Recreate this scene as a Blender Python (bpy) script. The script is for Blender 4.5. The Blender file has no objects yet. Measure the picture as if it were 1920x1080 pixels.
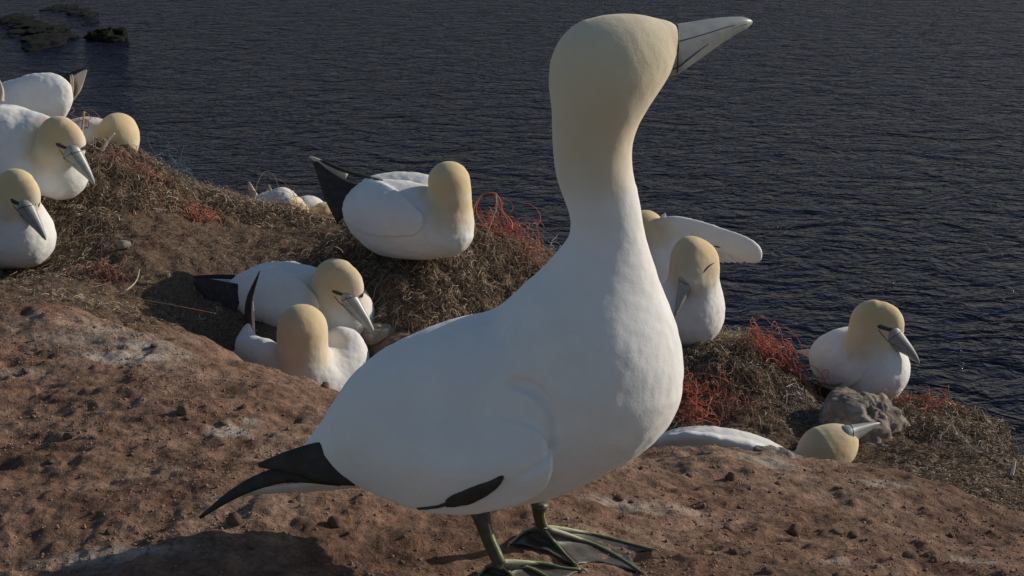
import bpy, math, random
import numpy as np
from mathutils import Vector

rng = np.random.default_rng(11)
random.seed(11)
scene = bpy.context.scene
C = scene.collection

# ------------------------------------------------------------------ camera, sky, sun, exposure
F = 2800.0                       # focal length in pixels of a 1920 px wide frame
PITCH = math.radians(17.0)
HC = 0.80
cam_d = bpy.data.cameras.new('camera')
cam = bpy.data.objects.new('camera', cam_d)
C.objects.link(cam)
cam_d.sensor_width = 36.0
cam_d.lens = 36.0 * F / 1920.0
cam_d.clip_start = 0.05
cam_d.clip_end = 20000.0
cam.location = (0, 0, HC)
cam.rotation_euler = (math.radians(90) - PITCH, 0, 0)
scene.camera = cam

SUN_EL = math.radians(22.0)
SUN_BACK = math.radians(20.0)    # the sun stands to the right and this far behind the birds
sdir = Vector((math.cos(SUN_EL) * math.cos(SUN_BACK), math.cos(SUN_EL) * math.sin(SUN_BACK), math.sin(SUN_EL)))
world = bpy.data.worlds.new('World')
scene.world = world
world.use_nodes = True
wn = world.node_tree
sky = wn.nodes.new('ShaderNodeTexSky')
sky.sky_type = 'NISHITA'
sky.sun_disc = False
sky.sun_elevation = SUN_EL
sky.sun_rotation = math.radians(90) - SUN_BACK
sky.air_density = 1.0
sky.dust_density = 0.3
bg = wn.nodes['Background']
bg.inputs['Strength'].default_value = 0.075
wn.links.new(sky.outputs['Color'], bg.inputs['Color'])

sun_d = bpy.data.lights.new('sun', 'SUN')
sun = bpy.data.objects.new('sun', sun_d)
C.objects.link(sun)
sun_d.energy = 3.55
sun_d.angle = math.radians(0.55)
sun_d.color = (1.0, 0.90, 0.76)
sun.rotation_euler = sdir.to_track_quat('Z', 'Y').to_euler()
sun.location = (6, 4, 5)

scene.view_settings.view_transform = 'Standard'
scene.view_settings.look = 'None'
scene.view_settings.exposure = 0.0
scene.view_settings.gamma = 1.0
scene.view_settings.use_curve_mapping = False

# ------------------------------------------------------------------ helpers
FW = np.array([0, math.cos(PITCH), -math.sin(PITCH)])
UP = np.array([0, math.sin(PITCH), math.cos(PITCH)])
RT = np.array([1.0, 0, 0])
CAM = np.array([0, 0, HC])

def at(px, py, d):
    """the world point that stands d metres in front of the camera in the given direction"""
    return CAM + d * (FW + RT * ((px - 960.0) / F) + UP * ((540.0 - py) / F))

def ray(px, py):
    v = FW + RT * ((px - 960.0) / F) + UP * ((540.0 - py) / F)
    return v / np.linalg.norm(v)

def unit(v):
    v = np.asarray(v, float)
    return v / (np.linalg.norm(v) + 1e-12)

def sstep(a, b, x):
    t = np.clip((x - a) / (b - a), 0, 1)
    return t * t * (3 - 2 * t)

def hash3(ix, iy, iz, seed):
    h = (ix.astype(np.int64) * 374761393 + iy.astype(np.int64) * 668265263 + iz.astype(np.int64) * 2147483647 + seed * 974634777) & 0xffffffff
    h = ((h ^ (h >> 13)) * 1274126177) & 0xffffffff
    h = h ^ (h >> 16)
    return (h & 0xffff).astype(np.float32) / 32767.5 - 1.0

def vnoise2(x, y, seed=0):
    ix = np.floor(x); iy = np.floor(y)
    fx = x - ix; fy = y - iy
    ux = fx * fx * fx * (fx * (fx * 6 - 15) + 10); uy = fy * fy * fy * (fy * (fy * 6 - 15) + 10)
    z0 = np.zeros_like(ix)
    a = hash3(ix, iy, z0, seed); b = hash3(ix + 1, iy, z0, seed)
    c = hash3(ix, iy + 1, z0, seed); d = hash3(ix + 1, iy + 1, z0, seed)
    return (a * (1 - ux) + b * ux) * (1 - uy) + (c * (1 - ux) + d * ux) * uy

def vnoise3(p, seed=0):
    i = np.floor(p); f = p - i
    u = f * f * (3 - 2 * f)
    r = 0
    for dx in (0, 1):
        wx = u[:, 0] if dx else 1 - u[:, 0]
        for dy in (0, 1):
            wy = u[:, 1] if dy else 1 - u[:, 1]
            for dz in (0, 1):
                wz = u[:, 2] if dz else 1 - u[:, 2]
                r = r + wx * wy * wz * hash3(i[:, 0] + dx, i[:, 1] + dy, i[:, 2] + dz, seed)
    return r

def fbm2(x, y, octs, seed=0, gain=0.5):
    r = 0; a = 1.0; c, s = math.cos(0.6), math.sin(0.6)
    for k in range(octs):
        r = r + a * vnoise2(x, y, seed + k * 17)
        x, y = (c * x - s * y) * 2.03 + 3.1, (s * x + c * y) * 2.03 - 1.7
        a *= gain
    return r

def new_mesh(name, verts, faces, smooth=True):
    me = bpy.data.meshes.new(name)
    verts = np.asarray(verts, np.float32).reshape(-1, 3)
    if isinstance(faces, np.ndarray) and faces.ndim == 2:
        n, k = faces.shape
        me.vertices.add(len(verts)); me.vertices.foreach_set('co', verts.ravel())
        me.loops.add(n * k); me.loops.foreach_set('vertex_index', faces.astype(np.int32).ravel())
        me.polygons.add(n)
        me.polygons.foreach_set('loop_start', (np.arange(n) * k).astype(np.int32))
        me.polygons.foreach_set('loop_total', np.full(n, k, np.int32))
        me.update(calc_edges=True)
    else:
        me.from_pydata([tuple(v) for v in verts], [], [tuple(int(i) for i in f) for f in faces])
    me.validate()
    me.polygons.foreach_set('use_smooth', np.full(len(me.polygons), smooth, bool))
    me.update()
    return me

def link(name, me, mat, parent=None, origin=None):
    """a mesh given in world coordinates; origin is where its local zero lies"""
    o = bpy.data.objects.new(name, me)
    C.objects.link(o)
    if mat is not None and len(me.materials) == 0:
        me.materials.append(mat)
    if parent is not None:
        o.parent = parent
    return o

def tag(o, label=None, cat=None, group=None, kind=None):
    if label: o['label'] = label
    if cat: o['category'] = cat
    if group: o['group'] = group
    if kind: o['kind'] = kind
    return o

def empty(name, loc):
    o = bpy.data.objects.new(name, None)
    C.objects.link(o)
    o.location = tuple(float(v) for v in loc)
    o.empty_display_size = 0.05
    return o

def tube(pts, radii, sides=8, flat=None, flat_dir=None, cap=True):
    """closed tube through pts; returns verts, faces"""
    pts = np.asarray(pts, float); n = len(pts)
    radii = np.broadcast_to(np.asarray(radii, float), (n,)) if np.ndim(radii) < 2 else radii
    tan = np.gradient(pts, axis=0) if n > 2 else np.repeat((pts[1:] - pts[:1]), n, 0)
    tan = tan / (np.linalg.norm(tan, axis=1, keepdims=True) + 1e-12)
    ref = np.array([0.31, 0.22, 0.93]) if flat_dir is None else np.asarray(flat_dir, float)
    V = []; 
    for i in range(n):
        u = ref - tan[i] * np.dot(ref, tan[i])
        if np.linalg.norm(u) < 1e-3:
            u = np.cross(tan[i], [1, 0, 0])
        u = unit(u)
        w = np.cross(tan[i], u)
        if flat_dir is None: ref = u
        for k in range(sides):
            a = 2 * math.pi * k / sides
            fl = 1.0 if flat is None else flat
            V.append(pts[i] + radii[i] * (math.cos(a) * u * fl + math.sin(a) * w))
    Fc = []
    for i in range(n - 1):
        for k in range(sides):
            k2 = (k + 1) % sides
            Fc.append((i * sides + k, i * sides + k2, (i + 1) * sides + k2, (i + 1) * sides + k))
    if cap:
        b = len(V); V.append(pts[0]); V.append(pts[-1])
        for k in range(sides):
            k2 = (k + 1) % sides
            Fc.append((b, k2, k)); Fc.append((b + 1, (n - 1) * sides + k, (n - 1) * sides + k2))
    return np.array(V), Fc

def merge(parts):
    V = []; Fc = []; o = 0
    for v, f in parts:
        V.append(np.asarray(v)); Fc += [tuple(i + o for i in q) for q in f]; o += len(v)
    return np.concatenate(V), Fc

def smooth_path(pts, n):
    """Catmull-Rom through pts (any dimension)"""
    p = np.asarray(pts, float); m = len(p)
    if m == 2:
        t = np.linspace(0, 1, n)[:, None]; return p[0] * (1 - t) + p[1] * t
    q = np.vstack([2 * p[0] - p[1], p, 2 * p[-1] - p[-2]])
    out = []
    for s in np.linspace(0, m - 1 - 1e-6, n):
        i = int(s); t = s - i
        a, b, c, d = q[i], q[i + 1], q[i + 2], q[i + 3]
        out.append(0.5 * (2 * b + (c - a) * t + (2 * a - 5 * b + 4 * c - d) * t * t + (3 * b - a - 3 * c + d) * t ** 3))
    return np.array(out)

# ------------------------------------------------------------------ materials
def mat_new(name):
    m = bpy.data.materials.new(name); m.use_nodes = True
    nt = m.node_tree
    return m, nt, nt.nodes['Principled BSDF']

def N(nt, t, **kw):
    n = nt.nodes.new(t)
    for k, v in kw.items():
        if k in ('inputs',):
            for a, b in v.items(): n.inputs[a].default_value = b
        else: setattr(n, k, v)
    return n

def ramp(nt, stops, interp='LINEAR'):
    n = nt.nodes.new('ShaderNodeValToRGB'); cr = n.color_ramp; cr.interpolation = interp
    while len(cr.elements) < len(stops): cr.elements.new(0.5)
    for e, (p, c) in zip(cr.elements, stops):
        e.position = p; e.color = (c[0], c[1], c[2], 1) if len(c) == 3 else c
    return n

def mixc(nt, fac, a, b, blend='MIX'):
    n = nt.nodes.new('ShaderNodeMix'); n.data_type = 'RGBA'; n.blend_type = blend
    for s, v in ((n.inputs[0], fac), (n.inputs[6], a), (n.inputs[7], b)):
        if isinstance(v, (int, float)): s.default_value = v
        elif isinstance(v, tuple): s.default_value = (*v, 1) if len(v) == 3 else v
        else: nt.links.new(v, s)
    return n.outputs[2]

def plain(name, col, rough=0.6, var=0.25, scale=40, bump=0.15, dist=0.001, spec=0.5):
    m, nt, b = mat_new(name)
    tc = N(nt, 'ShaderNodeTexCoord')
    nz = N(nt, 'ShaderNodeTexNoise', inputs={'Scale': scale, 'Detail': 5})
    nt.links.new(tc.outputs['Object'], nz.inputs['Vector'])
    lo = tuple(c * (1 - var) for c in col); hi = tuple(min(1, c * (1 + var)) for c in col)
    r = ramp(nt, [(0.3, lo), (0.7, hi)])
    nt.links.new(nz.outputs['Fac'], r.inputs['Fac'])
    nt.links.new(r.outputs['Color'], b.inputs['Base Color'])
    b.inputs['Roughness'].default_value = rough
    b.inputs['Specular IOR Level'].default_value = spec
    bp = N(nt, 'ShaderNodeBump', inputs={'Strength': bump, 'Distance': dist})
    nt.links.new(nz.outputs['Fac'], bp.inputs['Height'])
    nt.links.new(bp.outputs['Normal'], b.inputs['Normal'])
    return m

def plumage(name, white, buff, buff2):
    m, nt, b = mat_new(name)
    tc = N(nt, 'ShaderNodeTexCoord')
    at_ = N(nt, 'ShaderNodeAttribute', attribute_name='buff')
    n1 = N(nt, 'ShaderNodeTexNoise', inputs={'Scale': 9.0, 'Detail': 4})
    nt.links.new(tc.outputs['Object'], n1.inputs['Vector'])
    rb = mixc(nt, n1.outputs['Fac'], buff, buff2)
    # faint dirty and creamy areas in the white
    n2 = N(nt, 'ShaderNodeTexNoise', inputs={'Scale': 16.0, 'Detail': 6, 'Roughness': 0.65})
    nt.links.new(tc.outputs['Object'], n2.inputs['Vector'])
    r2 = ramp(nt, [(0.35, tuple(c * 0.93 for c in white)), (0.62, white)])
    nt.links.new(n2.outputs['Fac'], r2.inputs['Fac'])
    col = mixc(nt, at_.outputs['Fac'], r2.outputs['Color'], rb)
    nt.links.new(col, b.inputs['Base Color'])
    b.inputs['Roughness'].default_value = 0.85
    b.inputs['Specular IOR Level'].default_value = 0.15
    b.inputs['Sheen Weight'].default_value = 0.12
    b.inputs['Sheen Roughness'].default_value = 0.5
    b.inputs['Subsurface Weight'].default_value = 0.25
    b.inputs['Subsurface Radius'].default_value = (0.006, 0.005, 0.004)
    b.inputs['Subsurface Scale'].default_value = 1.0
    # small overlapping feathers: stretched cells, and fine barbs
    mp = N(nt, 'ShaderNodeMapping'); mp.inputs['Scale'].default_value = (60, 95, 60)
    nt.links.new(tc.outputs['Object'], mp.inputs['Vector'])
    dn = N(nt, 'ShaderNodeTexNoise', inputs={'Scale': 30.0, 'Detail': 3})
    nt.links.new(tc.outputs['Object'], dn.inputs['Vector'])
    ad = N(nt, 'ShaderNodeVectorMath', operation='ADD')
    nt.links.new(mp.outputs['Vector'], ad.inputs[0]); nt.links.new(dn.outputs['Color'], ad.inputs[1])
    vo = N(nt, 'ShaderNodeTexVoronoi', feature='SMOOTH_F1', inputs={'Scale': 1.0, 'Smoothness': 0.6})
    nt.links.new(ad.outputs[0], vo.inputs['Vector'])
    n3 = N(nt, 'ShaderNodeTexNoise', inputs={'Scale': 260.0, 'Detail': 4, 'Roughness': 0.7})
    nt.links.new(tc.outputs['Object'], n3.inputs['Vector'])
    n4 = N(nt, 'ShaderNodeTexNoise', inputs={'Scale': 42.0, 'Detail': 3})
    nt.links.new(tc.outputs['Object'], n4.inputs['Vector'])
    b1 = N(nt, 'ShaderNodeBump', inputs={'Strength': 0.30, 'Distance': 0.0012})
    nt.links.new(vo.outputs['Distance'], b1.inputs['Height'])
    b2 = N(nt, 'ShaderNodeBump', inputs={'Strength': 0.5, 'Distance': 0.0007})
    nt.links.new(n3.outputs['Fac'], b2.inputs['Height']); nt.links.new(b1.outputs['Normal'], b2.inputs['Normal'])
    b3 = N(nt, 'ShaderNodeBump', inputs={'Strength': 0.25, 'Distance': 0.003})
    nt.links.new(n4.outputs['Fac'], b3.inputs['Height']); nt.links.new(b2.outputs['Normal'], b3.inputs['Normal'])
    nt.links.new(b3.outputs['Normal'], b.inputs['Normal'])
    return m

M = {}
M['plume'] = plumage('plumage', (0.80, 0.79, 0.77), (0.63, 0.46, 0.24), (0.71, 0.57, 0.35))
M['plume_pale'] = plumage('plumage_pale_head', (0.80, 0.79, 0.78), (0.64, 0.53, 0.37), (0.74, 0.66, 0.50))
M['bill'] = plain('bill_horn', (0.32, 0.335, 0.33), 0.38, 0.14, 90, 0.2, 0.0006)
M['bill_line'] = plain('bill_line', (0.035, 0.037, 0.04), 0.5, 0.2, 80)
M['mask'] = plain('black_skin', (0.03, 0.032, 0.036), 0.5, 0.2, 80)
M['iris'] = plain('iris', (0.16, 0.20, 0.23), 0.15, 0.05, 50, 0)
M['pupil'] = plain('pupil', (0.006, 0.006, 0.006), 0.08, 0.0, 50, 0)
M['black_feather'] = plain('black_feather', (0.038, 0.033, 0.029), 0.62, 0.35, 70, 0.4, 0.001, 0.3)
M['white_feather'] = plain('white_feather', (0.74, 0.72, 0.69), 0.8, 0.1, 60, 0.4, 0.001, 0.2)
M['pink_feather'] = plain('worn_tail_feather', (0.70, 0.58, 0.48), 0.8, 0.15, 60, 0.4, 0.001, 0.2)
M['shaft'] = plain('feather_shaft', (0.50, 0.40, 0.30), 0.6, 0.2, 60)
M['leg'] = plain('leg_skin', (0.050, 0.048, 0.036), 0.5, 0.3, 120, 0.5, 0.0008)
M['leg_line'] = plain('green_scutes', (0.27, 0.30, 0.13), 0.45, 0.25, 150, 0.5, 0.0006)
M['web'] = plain('web_skin', (0.085, 0.075, 0.062), 0.5, 0.3, 60, 0.5, 0.0012)
M['claw'] = plain('claw', (0.30, 0.24, 0.20), 0.45, 0.2, 90)
M['twig'] = plain('dry_twig', (0.34, 0.23, 0.14), 0.8, 0.3, 60, 0.4)
M['pale_twig'] = plain('pale_stem', (0.48, 0.42, 0.33), 0.8, 0.25, 60, 0.4)

def rope_mat(name, a, b_):
    m, nt, b = mat_new(name)
    tc = N(nt, 'ShaderNodeTexCoord')
    nz = N(nt, 'ShaderNodeTexNoise', inputs={'Scale': 28, 'Detail': 5})
    nt.links.new(tc.outputs['Object'], nz.inputs['Vector'])
    r = ramp(nt, [(0.3, a), (0.7, b_)])
    nt.links.new(nz.outputs['Fac'], r.inputs['Fac'])
    nt.links.new(r.outputs['Color'], b.inputs['Base Color'])
    b.inputs['Roughness'].default_value = 0.7
    return m
M['orange'] = rope_mat('orange_twine', (0.30, 0.065, 0.035), (0.56, 0.17, 0.10))
M['pinkrope'] = rope_mat('faded_twine', (0.20, 0.075, 0.05), (0.34, 0.15, 0.11))
M['blue'] = rope_mat('blue_twine', (0.05, 0.11, 0.15), (0.10, 0.20, 0.25))
M['grey_rope'] = rope_mat('grey_twine', (0.30, 0.27, 0.22), (0.45, 0.42, 0.36))

def strand_mat():
    m, nt, b = mat_new('dry_seaweed_strands')
    at_ = N(nt, 'ShaderNodeAttribute', attribute_name='tone')
    r = ramp(nt, [(0.0, (0.07, 0.048, 0.034)), (0.35, (0.19, 0.138, 0.092)), (0.7, (0.36, 0.28, 0.19)), (1.0, (0.62, 0.55, 0.43))])
    nt.links.new(at_.outputs['Fac'], r.inputs['Fac'])
    nt.links.new(r.outputs['Color'], b.inputs['Base Color'])
    b.inputs['Roughness'].default_value = 0.75
    b.inputs['Specular IOR Level'].default_value = 0.25
    return m
M['strand'] = strand_mat()

def soil_mat():
    m, nt, b = mat_new('red_brown_soil')
    geo = N(nt, 'ShaderNodeNewGeometry')
    pos = geo.outputs['Position']
    veg = N(nt, 'ShaderNodeAttribute', attribute_name='veg').outputs['Fac']
    gua = N(nt, 'ShaderNodeAttribute', attribute_name='guano').outputs['Fac']
    def noise(scale, detail=6, rough=0.6, dist=0.0):
        n = N(nt, 'ShaderNodeTexNoise', inputs={'Scale': scale, 'Detail': detail, 'Roughness': rough, 'Distortion': dist})
        nt.links.new(pos, n.inputs['Vector']); return n.outputs['Fac']
    big = noise(5.0, 7, 0.62, 0.4); mid = noise(26.0, 6, 0.65, 0.3); fine = noise(130.0, 5, 0.7)
    r1 = ramp(nt, [(0.30, (0.135, 0.078, 0.053)), (0.50, (0.255, 0.155, 0.108)), (0.72, (0.38, 0.265, 0.195))])
    nt.links.new(big, r1.inputs['Fac'])
    r2 = ramp(nt, [(0.32, (0.42, 0.40, 0.38)), (0.55, (1.0, 1.0, 1.0)), (0.75, (1.25, 1.2, 1.15))])
    nt.links.new(mid, r2.inputs['Fac'])
    col = mixc(nt, 0.85, r1.outputs['Color'], r2.outputs['Color'], 'MULTIPLY')
    r3 = ramp(nt, [(0.34, (0.45, 0.44, 0.43)), (0.6, (1.1, 1.1, 1.1))])
    nt.links.new(fine, r3.inputs['Fac'])
    col = mixc(nt, 0.7, col, r3.outputs['Color'], 'MULTIPLY')
    # trampled peat and dead weed between the nests
    rv = ramp(nt, [(0.30, (0.060, 0.040, 0.028)), (0.55, (0.155, 0.103, 0.070)), (0.78, (0.30, 0.225, 0.155))])
    nt.links.new(fine, rv.inputs['Fac'])
    col = mixc(nt, veg, col, rv.outputs['Color'])
    # guano splashes
    gn = noise(60.0, 8, 0.80, 1.2)
    mul = N(nt, 'ShaderNodeMath', operation='MULTIPLY_ADD'); mul.inputs[1].default_value = 0.95; 
    nt.links.new(gua, mul.inputs[0]); 
    sub = N(nt, 'ShaderNodeMath', operation='SUBTRACT'); nt.links.new(gn, sub.inputs[0]); sub.inputs[1].default_value = 1.02
    nt.links.new(sub.outputs[0], mul.inputs[2])
    gr = ramp(nt, [(0.0, (0, 0, 0)), (0.34, (1, 1, 1))])
    nt.links.new(mul.outputs[0], gr.inputs['Fac'])
    gc = mixc(nt, mid, (0.40, 0.33, 0.26), (0.60, 0.56, 0.52))
    gf = N(nt, 'ShaderNodeMath', operation='MULTIPLY'); gf.inputs[1].default_value = 0.74
    nt.links.new(gr.outputs['Color'], gf.inputs[0])
    col = mixc(nt, gf.outputs[0], col, gc)
    nt.links.new(col, b.inputs['Base Color'])
    b.inputs['Roughness'].default_value = 0.95
    b.inputs['Specular IOR Level'].default_value = 0.15
    b1 = N(nt, 'ShaderNodeBump', inputs={'Strength': 0.9, 'Distance': 0.012})
    nt.links.new(mid, b1.inputs['Height'])
    b2 = N(nt, 'ShaderNodeBump', inputs={'Strength': 0.9, 'Distance': 0.004})
    nt.links.new(fine, b2.inputs['Height']); nt.links.new(b1.outputs['Normal'], b2.inputs['Normal'])
    nt.links.new(b2.outputs['Normal'], b.inputs['Normal'])
    return m
M['soil'] = soil_mat()

def clod_mat(name, lo, mid_, hi, scale=30):
    m, nt, b = mat_new(name)
    tc = N(nt, 'ShaderNodeTexCoord'); oi = N(nt, 'ShaderNodeObjectInfo')
    n1 = N(nt, 'ShaderNodeTexNoise', inputs={'Scale': scale, 'Detail': 7, 'Roughness': 0.68})
    nt.links.new(tc.outputs['Object'], n1.inputs['Vector'])
    r = ramp(nt, [(0.30, lo), (0.52, mid_), (0.72, hi)])
    nt.links.new(n1.outputs['Fac'], r.inputs['Fac'])
    rr = ramp(nt, [(0.0, (0.75, 0.75, 0.75)), (1.0, (1.2, 1.2, 1.2))])
    nt.links.new(oi.outputs['Random'], rr.inputs['Fac'])
    nt.links.new(mixc(nt, 1.0, r.outputs['Color'], rr.outputs['Color'], 'MULTIPLY'), b.inputs['Base Color'])
    b.inputs['Roughness'].default_value = 0.92
    b.inputs['Specular IOR Level'].default_value = 0.2
    n2 = N(nt, 'ShaderNodeTexNoise', inputs={'Scale': scale * 4, 'Detail': 5, 'Roughness': 0.7})
    nt.links.new(tc.outputs['Object'], n2.inputs['Vector'])
    bp = N(nt, 'ShaderNodeBump', inputs={'Strength': 0.8, 'Distance': 0.004})
    nt.links.new(n2.outputs['Fac'], bp.inputs['Height'])
    nt.links.new(bp.outputs['Normal'], b.inputs['Normal'])
    return m
M['clod'] = clod_mat('soil_clod', (0.13, 0.078, 0.055), (0.25, 0.160, 0.117), (0.37, 0.26, 0.195))
M['rock'] = clod_mat('grey_rock', (0.13, 0.10, 0.08), (0.27, 0.23, 0.19), (0.52, 0.48, 0.42), 26)
M['pale_rock'] = clod_mat('whitewashed_rock', (0.20, 0.16, 0.12), (0.36, 0.32, 0.26), (0.58, 0.54, 0.47), 22)
M['sea_rock'] = clod_mat('weedy_rock', (0.002, 0.002, 0.0015), (0.004, 0.004, 0.0025), (0.016, 0.014, 0.006), 0.6)
M['foam'] = plain('foam', (0.5, 0.5, 0.5), 0.6, 0.2, 2)

def water_mat():
    m = bpy.data.materials.new('sea_water'); m.use_nodes = True
    nt = m.node_tree; nt.nodes.clear()
    out = N(nt, 'ShaderNodeOutputMaterial')
    geo = N(nt, 'ShaderNodeNewGeometry')
    prev = None
    for sc, st, dist, rot, det in ((0.07, (1, 1.25, 1), 2.4, 0.42, 2), (0.18, (1, 1.25, 1), 1.7, -0.48, 3), (0.50, (1, 1.3, 1), 0.62, 0.15, 3)):
        mp = N(nt, 'ShaderNodeMapping'); mp.inputs['Scale'].default_value = st; mp.inputs['Rotation'].default_value = (0, 0, rot)
        nt.links.new(geo.outputs['Position'], mp.inputs['Vector'])
        nz = N(nt, 'ShaderNodeTexNoise', inputs={'Scale': sc, 'Detail': det, 'Roughness': 0.5, 'Distortion': 0.6})
        nt.links.new(mp.outputs['Vector'], nz.inputs['Vector'])
        # fold the noise so that crests are sharp and troughs are wide
        s1 = N(nt, 'ShaderNodeMath', operation='SUBTRACT'); s1.inputs[1].default_value = 0.5; nt.links.new(nz.outputs['Fac'], s1.inputs[0])
        s2 = N(nt, 'ShaderNodeMath', operation='ABSOLUTE'); nt.links.new(s1.outputs[0], s2.inputs[0])
        s3 = N(nt, 'ShaderNodeMath', operation='SUBTRACT'); s3.inputs[0].default_value = 1.0; nt.links.new(s2.outputs[0], s3.inputs[1])
        bp = N(nt, 'ShaderNodeBump', inputs={'Strength': 1.0, 'Distance': dist})
        nt.links.new(s3.outputs[0], bp.inputs['Height'])
        if prev: nt.links.new(prev.outputs['Normal'], bp.inputs['Normal'])
        prev = bp
    dif = N(nt, 'ShaderNodeBsdfDiffuse'); dif.inputs['Color'].default_value = (0.010, 0.012, 0.020, 1)
    gl = N(nt, 'ShaderNodeBsdfGlossy'); gl.inputs['Color'].default_value = (0.53, 0.53, 0.70, 1); gl.inputs['Roughness'].default_value = 0.12
    fr = N(nt, 'ShaderNodeFresnel'); fr.inputs['IOR'].default_value = 1.33
    for n_ in (dif, gl, fr): nt.links.new(prev.outputs['Normal'], n_.inputs['Normal'])
    mx = N(nt, 'ShaderNodeMixShader')
    mu = N(nt, 'ShaderNodeMath', operation='MULTIPLY'); mu.inputs[1].default_value = 0.44
    nt.links.new(fr.outputs[0], mu.inputs[0]); nt.links.new(mu.outputs[0], mx.inputs[0])
    nt.links.new(dif.outputs[0], mx.inputs[1]); nt.links.new(gl.outputs[0], mx.inputs[2])
    nt.links.new(mx.outputs[0], out.inputs['Surface'])
    return m
M['water'] = water_mat()

# ------------------------------------------------------------------ sea
SEA_Z = -44.0
sea_me = new_mesh('sea', [(-6000, -500, SEA_Z), (6000, -500, SEA_Z), (6000, 12000, SEA_Z), (-6000, 12000, SEA_Z)], [(0, 1, 2, 3)])
tag(link('sea', sea_me, M['water']), kind='structure')

# ------------------------------------------------------------------ cliff top ground
ctrl = [  # where the ground surface passes: direction in the photograph and distance
 (0,1080,1.64),(300,1080,1.65),(650,1080,1.67),(920,1065,1.70),(1060,1050,1.735),(1180,1060,1.73),(1400,1080,1.70),(1650,1080,1.74),(1920,1080,1.80),
 (0,900,1.88),(300,930,1.83),(600,960,1.80),(0,800,2.12),(300,800,2.10),(480,860,1.98),(640,900,1.92),(0,680,2.42),(250,700,2.36),
 (1200,950,1.95),(1500,950,2.05),(1350,1010,1.84),(1800,1030,2.0),(1650,980,2.1),
 (0,574,2.75),(80,572,2.72),(160,592,2.72),(260,627,2.70),(340,652,2.68),(420,674,2.65),(520,702,2.60),(640,744,2.55),(760,775,2.5),(900,810,2.45),(1050,830,2.40),
 (1150,842,2.40),(1230,838,2.40),(1320,830,2.42),(1400,838,2.42),(1480,862,2.40),(1560,887,2.38),(1620,892,2.38),(1680,907,2.36),(1760,937,2.30),(1850,967,2.25),(1920,987,2.20),
 (0,625,3.0),(0,560,3.3),(100,548,3.4),(200,603,3.2),(300,612,3.3),(380,645,3.3),(440,672,3.35),(500,800,3.1),(600,820,3.2),(560,775,3.72),(720,800,3.2),(900,860,3.0),(1100,900,3.0),
 (680,665,3.9),(470,625,3.95),(740,645,3.85),(850,645,3.9),(980,605,4.1),(760,489,4.18),(650,470,4.3),(560,470,4.3),(450,455,4.4),(330,450,4.2),(200,450,4.2),(110,485,4.2),(230,305,4.9),(130,372,4.47),(50,506,4.17),
 (170,266,5.0),(300,322,5.05),(370,354,5.1),(440,372,5.3),(520,400,5.4),(620,414,5.2),(900,432,4.4),(1000,468,4.35),(1040,488,4.35),(1130,560,4.3),(1230,640,4.2),(1290,670,4.1),
 (1350,640,4.2),(1420,670,4.15),(1500,722,4.1),(1540,752,4.15),(1620,754,4.15),(1690,750,4.12),(1760,780,4.0),(1830,826,3.85),(1920,886,3.6),
 (1400,790,3.7),(1250,800,3.7),(1600,930,3.0),(1400,935,3.5),(1300,930,3.45),(1200,900,3.5),(1540,920,3.4),(1750,855,3.6),(1850,905,3.2),(1900,955,2.8),(1700,895,3.0),(1640,860,3.6),
 (-400,572,2.8),(-400,500,4.2),(-400,240,5.2),(-400,900,1.9),(2400,1100,2.1),(2400,1000,3.3),(0,240,5.2),
]
cp = np.array([at(*c) for c in ctrl])
extra = np.array([(-0.9,0.9,.03),(0,0.9,0.0),(0.9,0.9,-.05),(-1.0,-1.2,.05),(0,-1.2,.02),(1.0,-1.2,-.05),(-2.2,0.5,.08),(2.2,0.5,-.2),(2.6,2.6,-.6),(-2.4,2.6,.05)])
cp = np.vstack([cp, extra])
def tps_kernel(r2): return 0.5 * r2 * np.log(r2 + 1e-9)
n = len(cp)
D2 = ((cp[:, None, :2] - cp[None, :, :2]) ** 2).sum(-1)
A = np.zeros((n + 3, n + 3)); A[:n, :n] = tps_kernel(D2) + np.eye(n) * 0.0012
A[:n, n] = 1; A[:n, n + 1:] = cp[:, :2]; A[n, :n] = 1; A[n + 1:, :n] = cp[:, :2].T
tw = np.linalg.solve(A, np.concatenate([cp[:, 2], np.zeros(3)]))
crest = np.array([at(*c)[:2] for c in [(-500,240,5.25),(0,240,5.25),(170,266,5.05),(300,322,5.1),(370,354,5.15),(440,372,5.4),(520,400,5.5),(620,414,5.3),(760,430,4.9),(900,432,4.5),(1040,488,4.42),(1130,560,4.38),(1230,640,4.3),(1350,640,4.28),(1420,670,4.22),(1500,722,4.2),(1540,752,4.22),(1690,750,4.18),(1760,780,4.06),(1830,826,3.9),(1920,886,3.65),(2400,1000,3.4)]])
cr_t = crest[:, 0] / crest[:, 1]; cr_y = crest[:, 1]
def crest_y(t): return np.interp(t, cr_t, cr_y)

def base_z(x, y):
    x = np.asarray(x, float); y = np.asarray(y, float)
    yy = np.where(y > 0.3, np.minimum(y, crest_y(x / np.maximum(y, 0.3)) + 0.12), y)
    sh = x.shape; xf = x.ravel(); yf = yy.ravel(); out = np.empty(xf.shape)
    for s in range(0, len(xf), 40000):
        X = xf[s:s + 40000, None]; Y = yf[s:s + 40000, None]
        r2 = ((X - cp[None, :, 0]) ** 2 + (Y - cp[None, :, 1]) ** 2).astype(np.float32)
        out[s:s + 40000] = tps_kernel(r2) @ tw[:n].astype(np.float32) + tw[n] + tw[n + 1] * X[:, 0] + tw[n + 2] * Y[:, 0]
    return out.reshape(sh)

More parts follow.
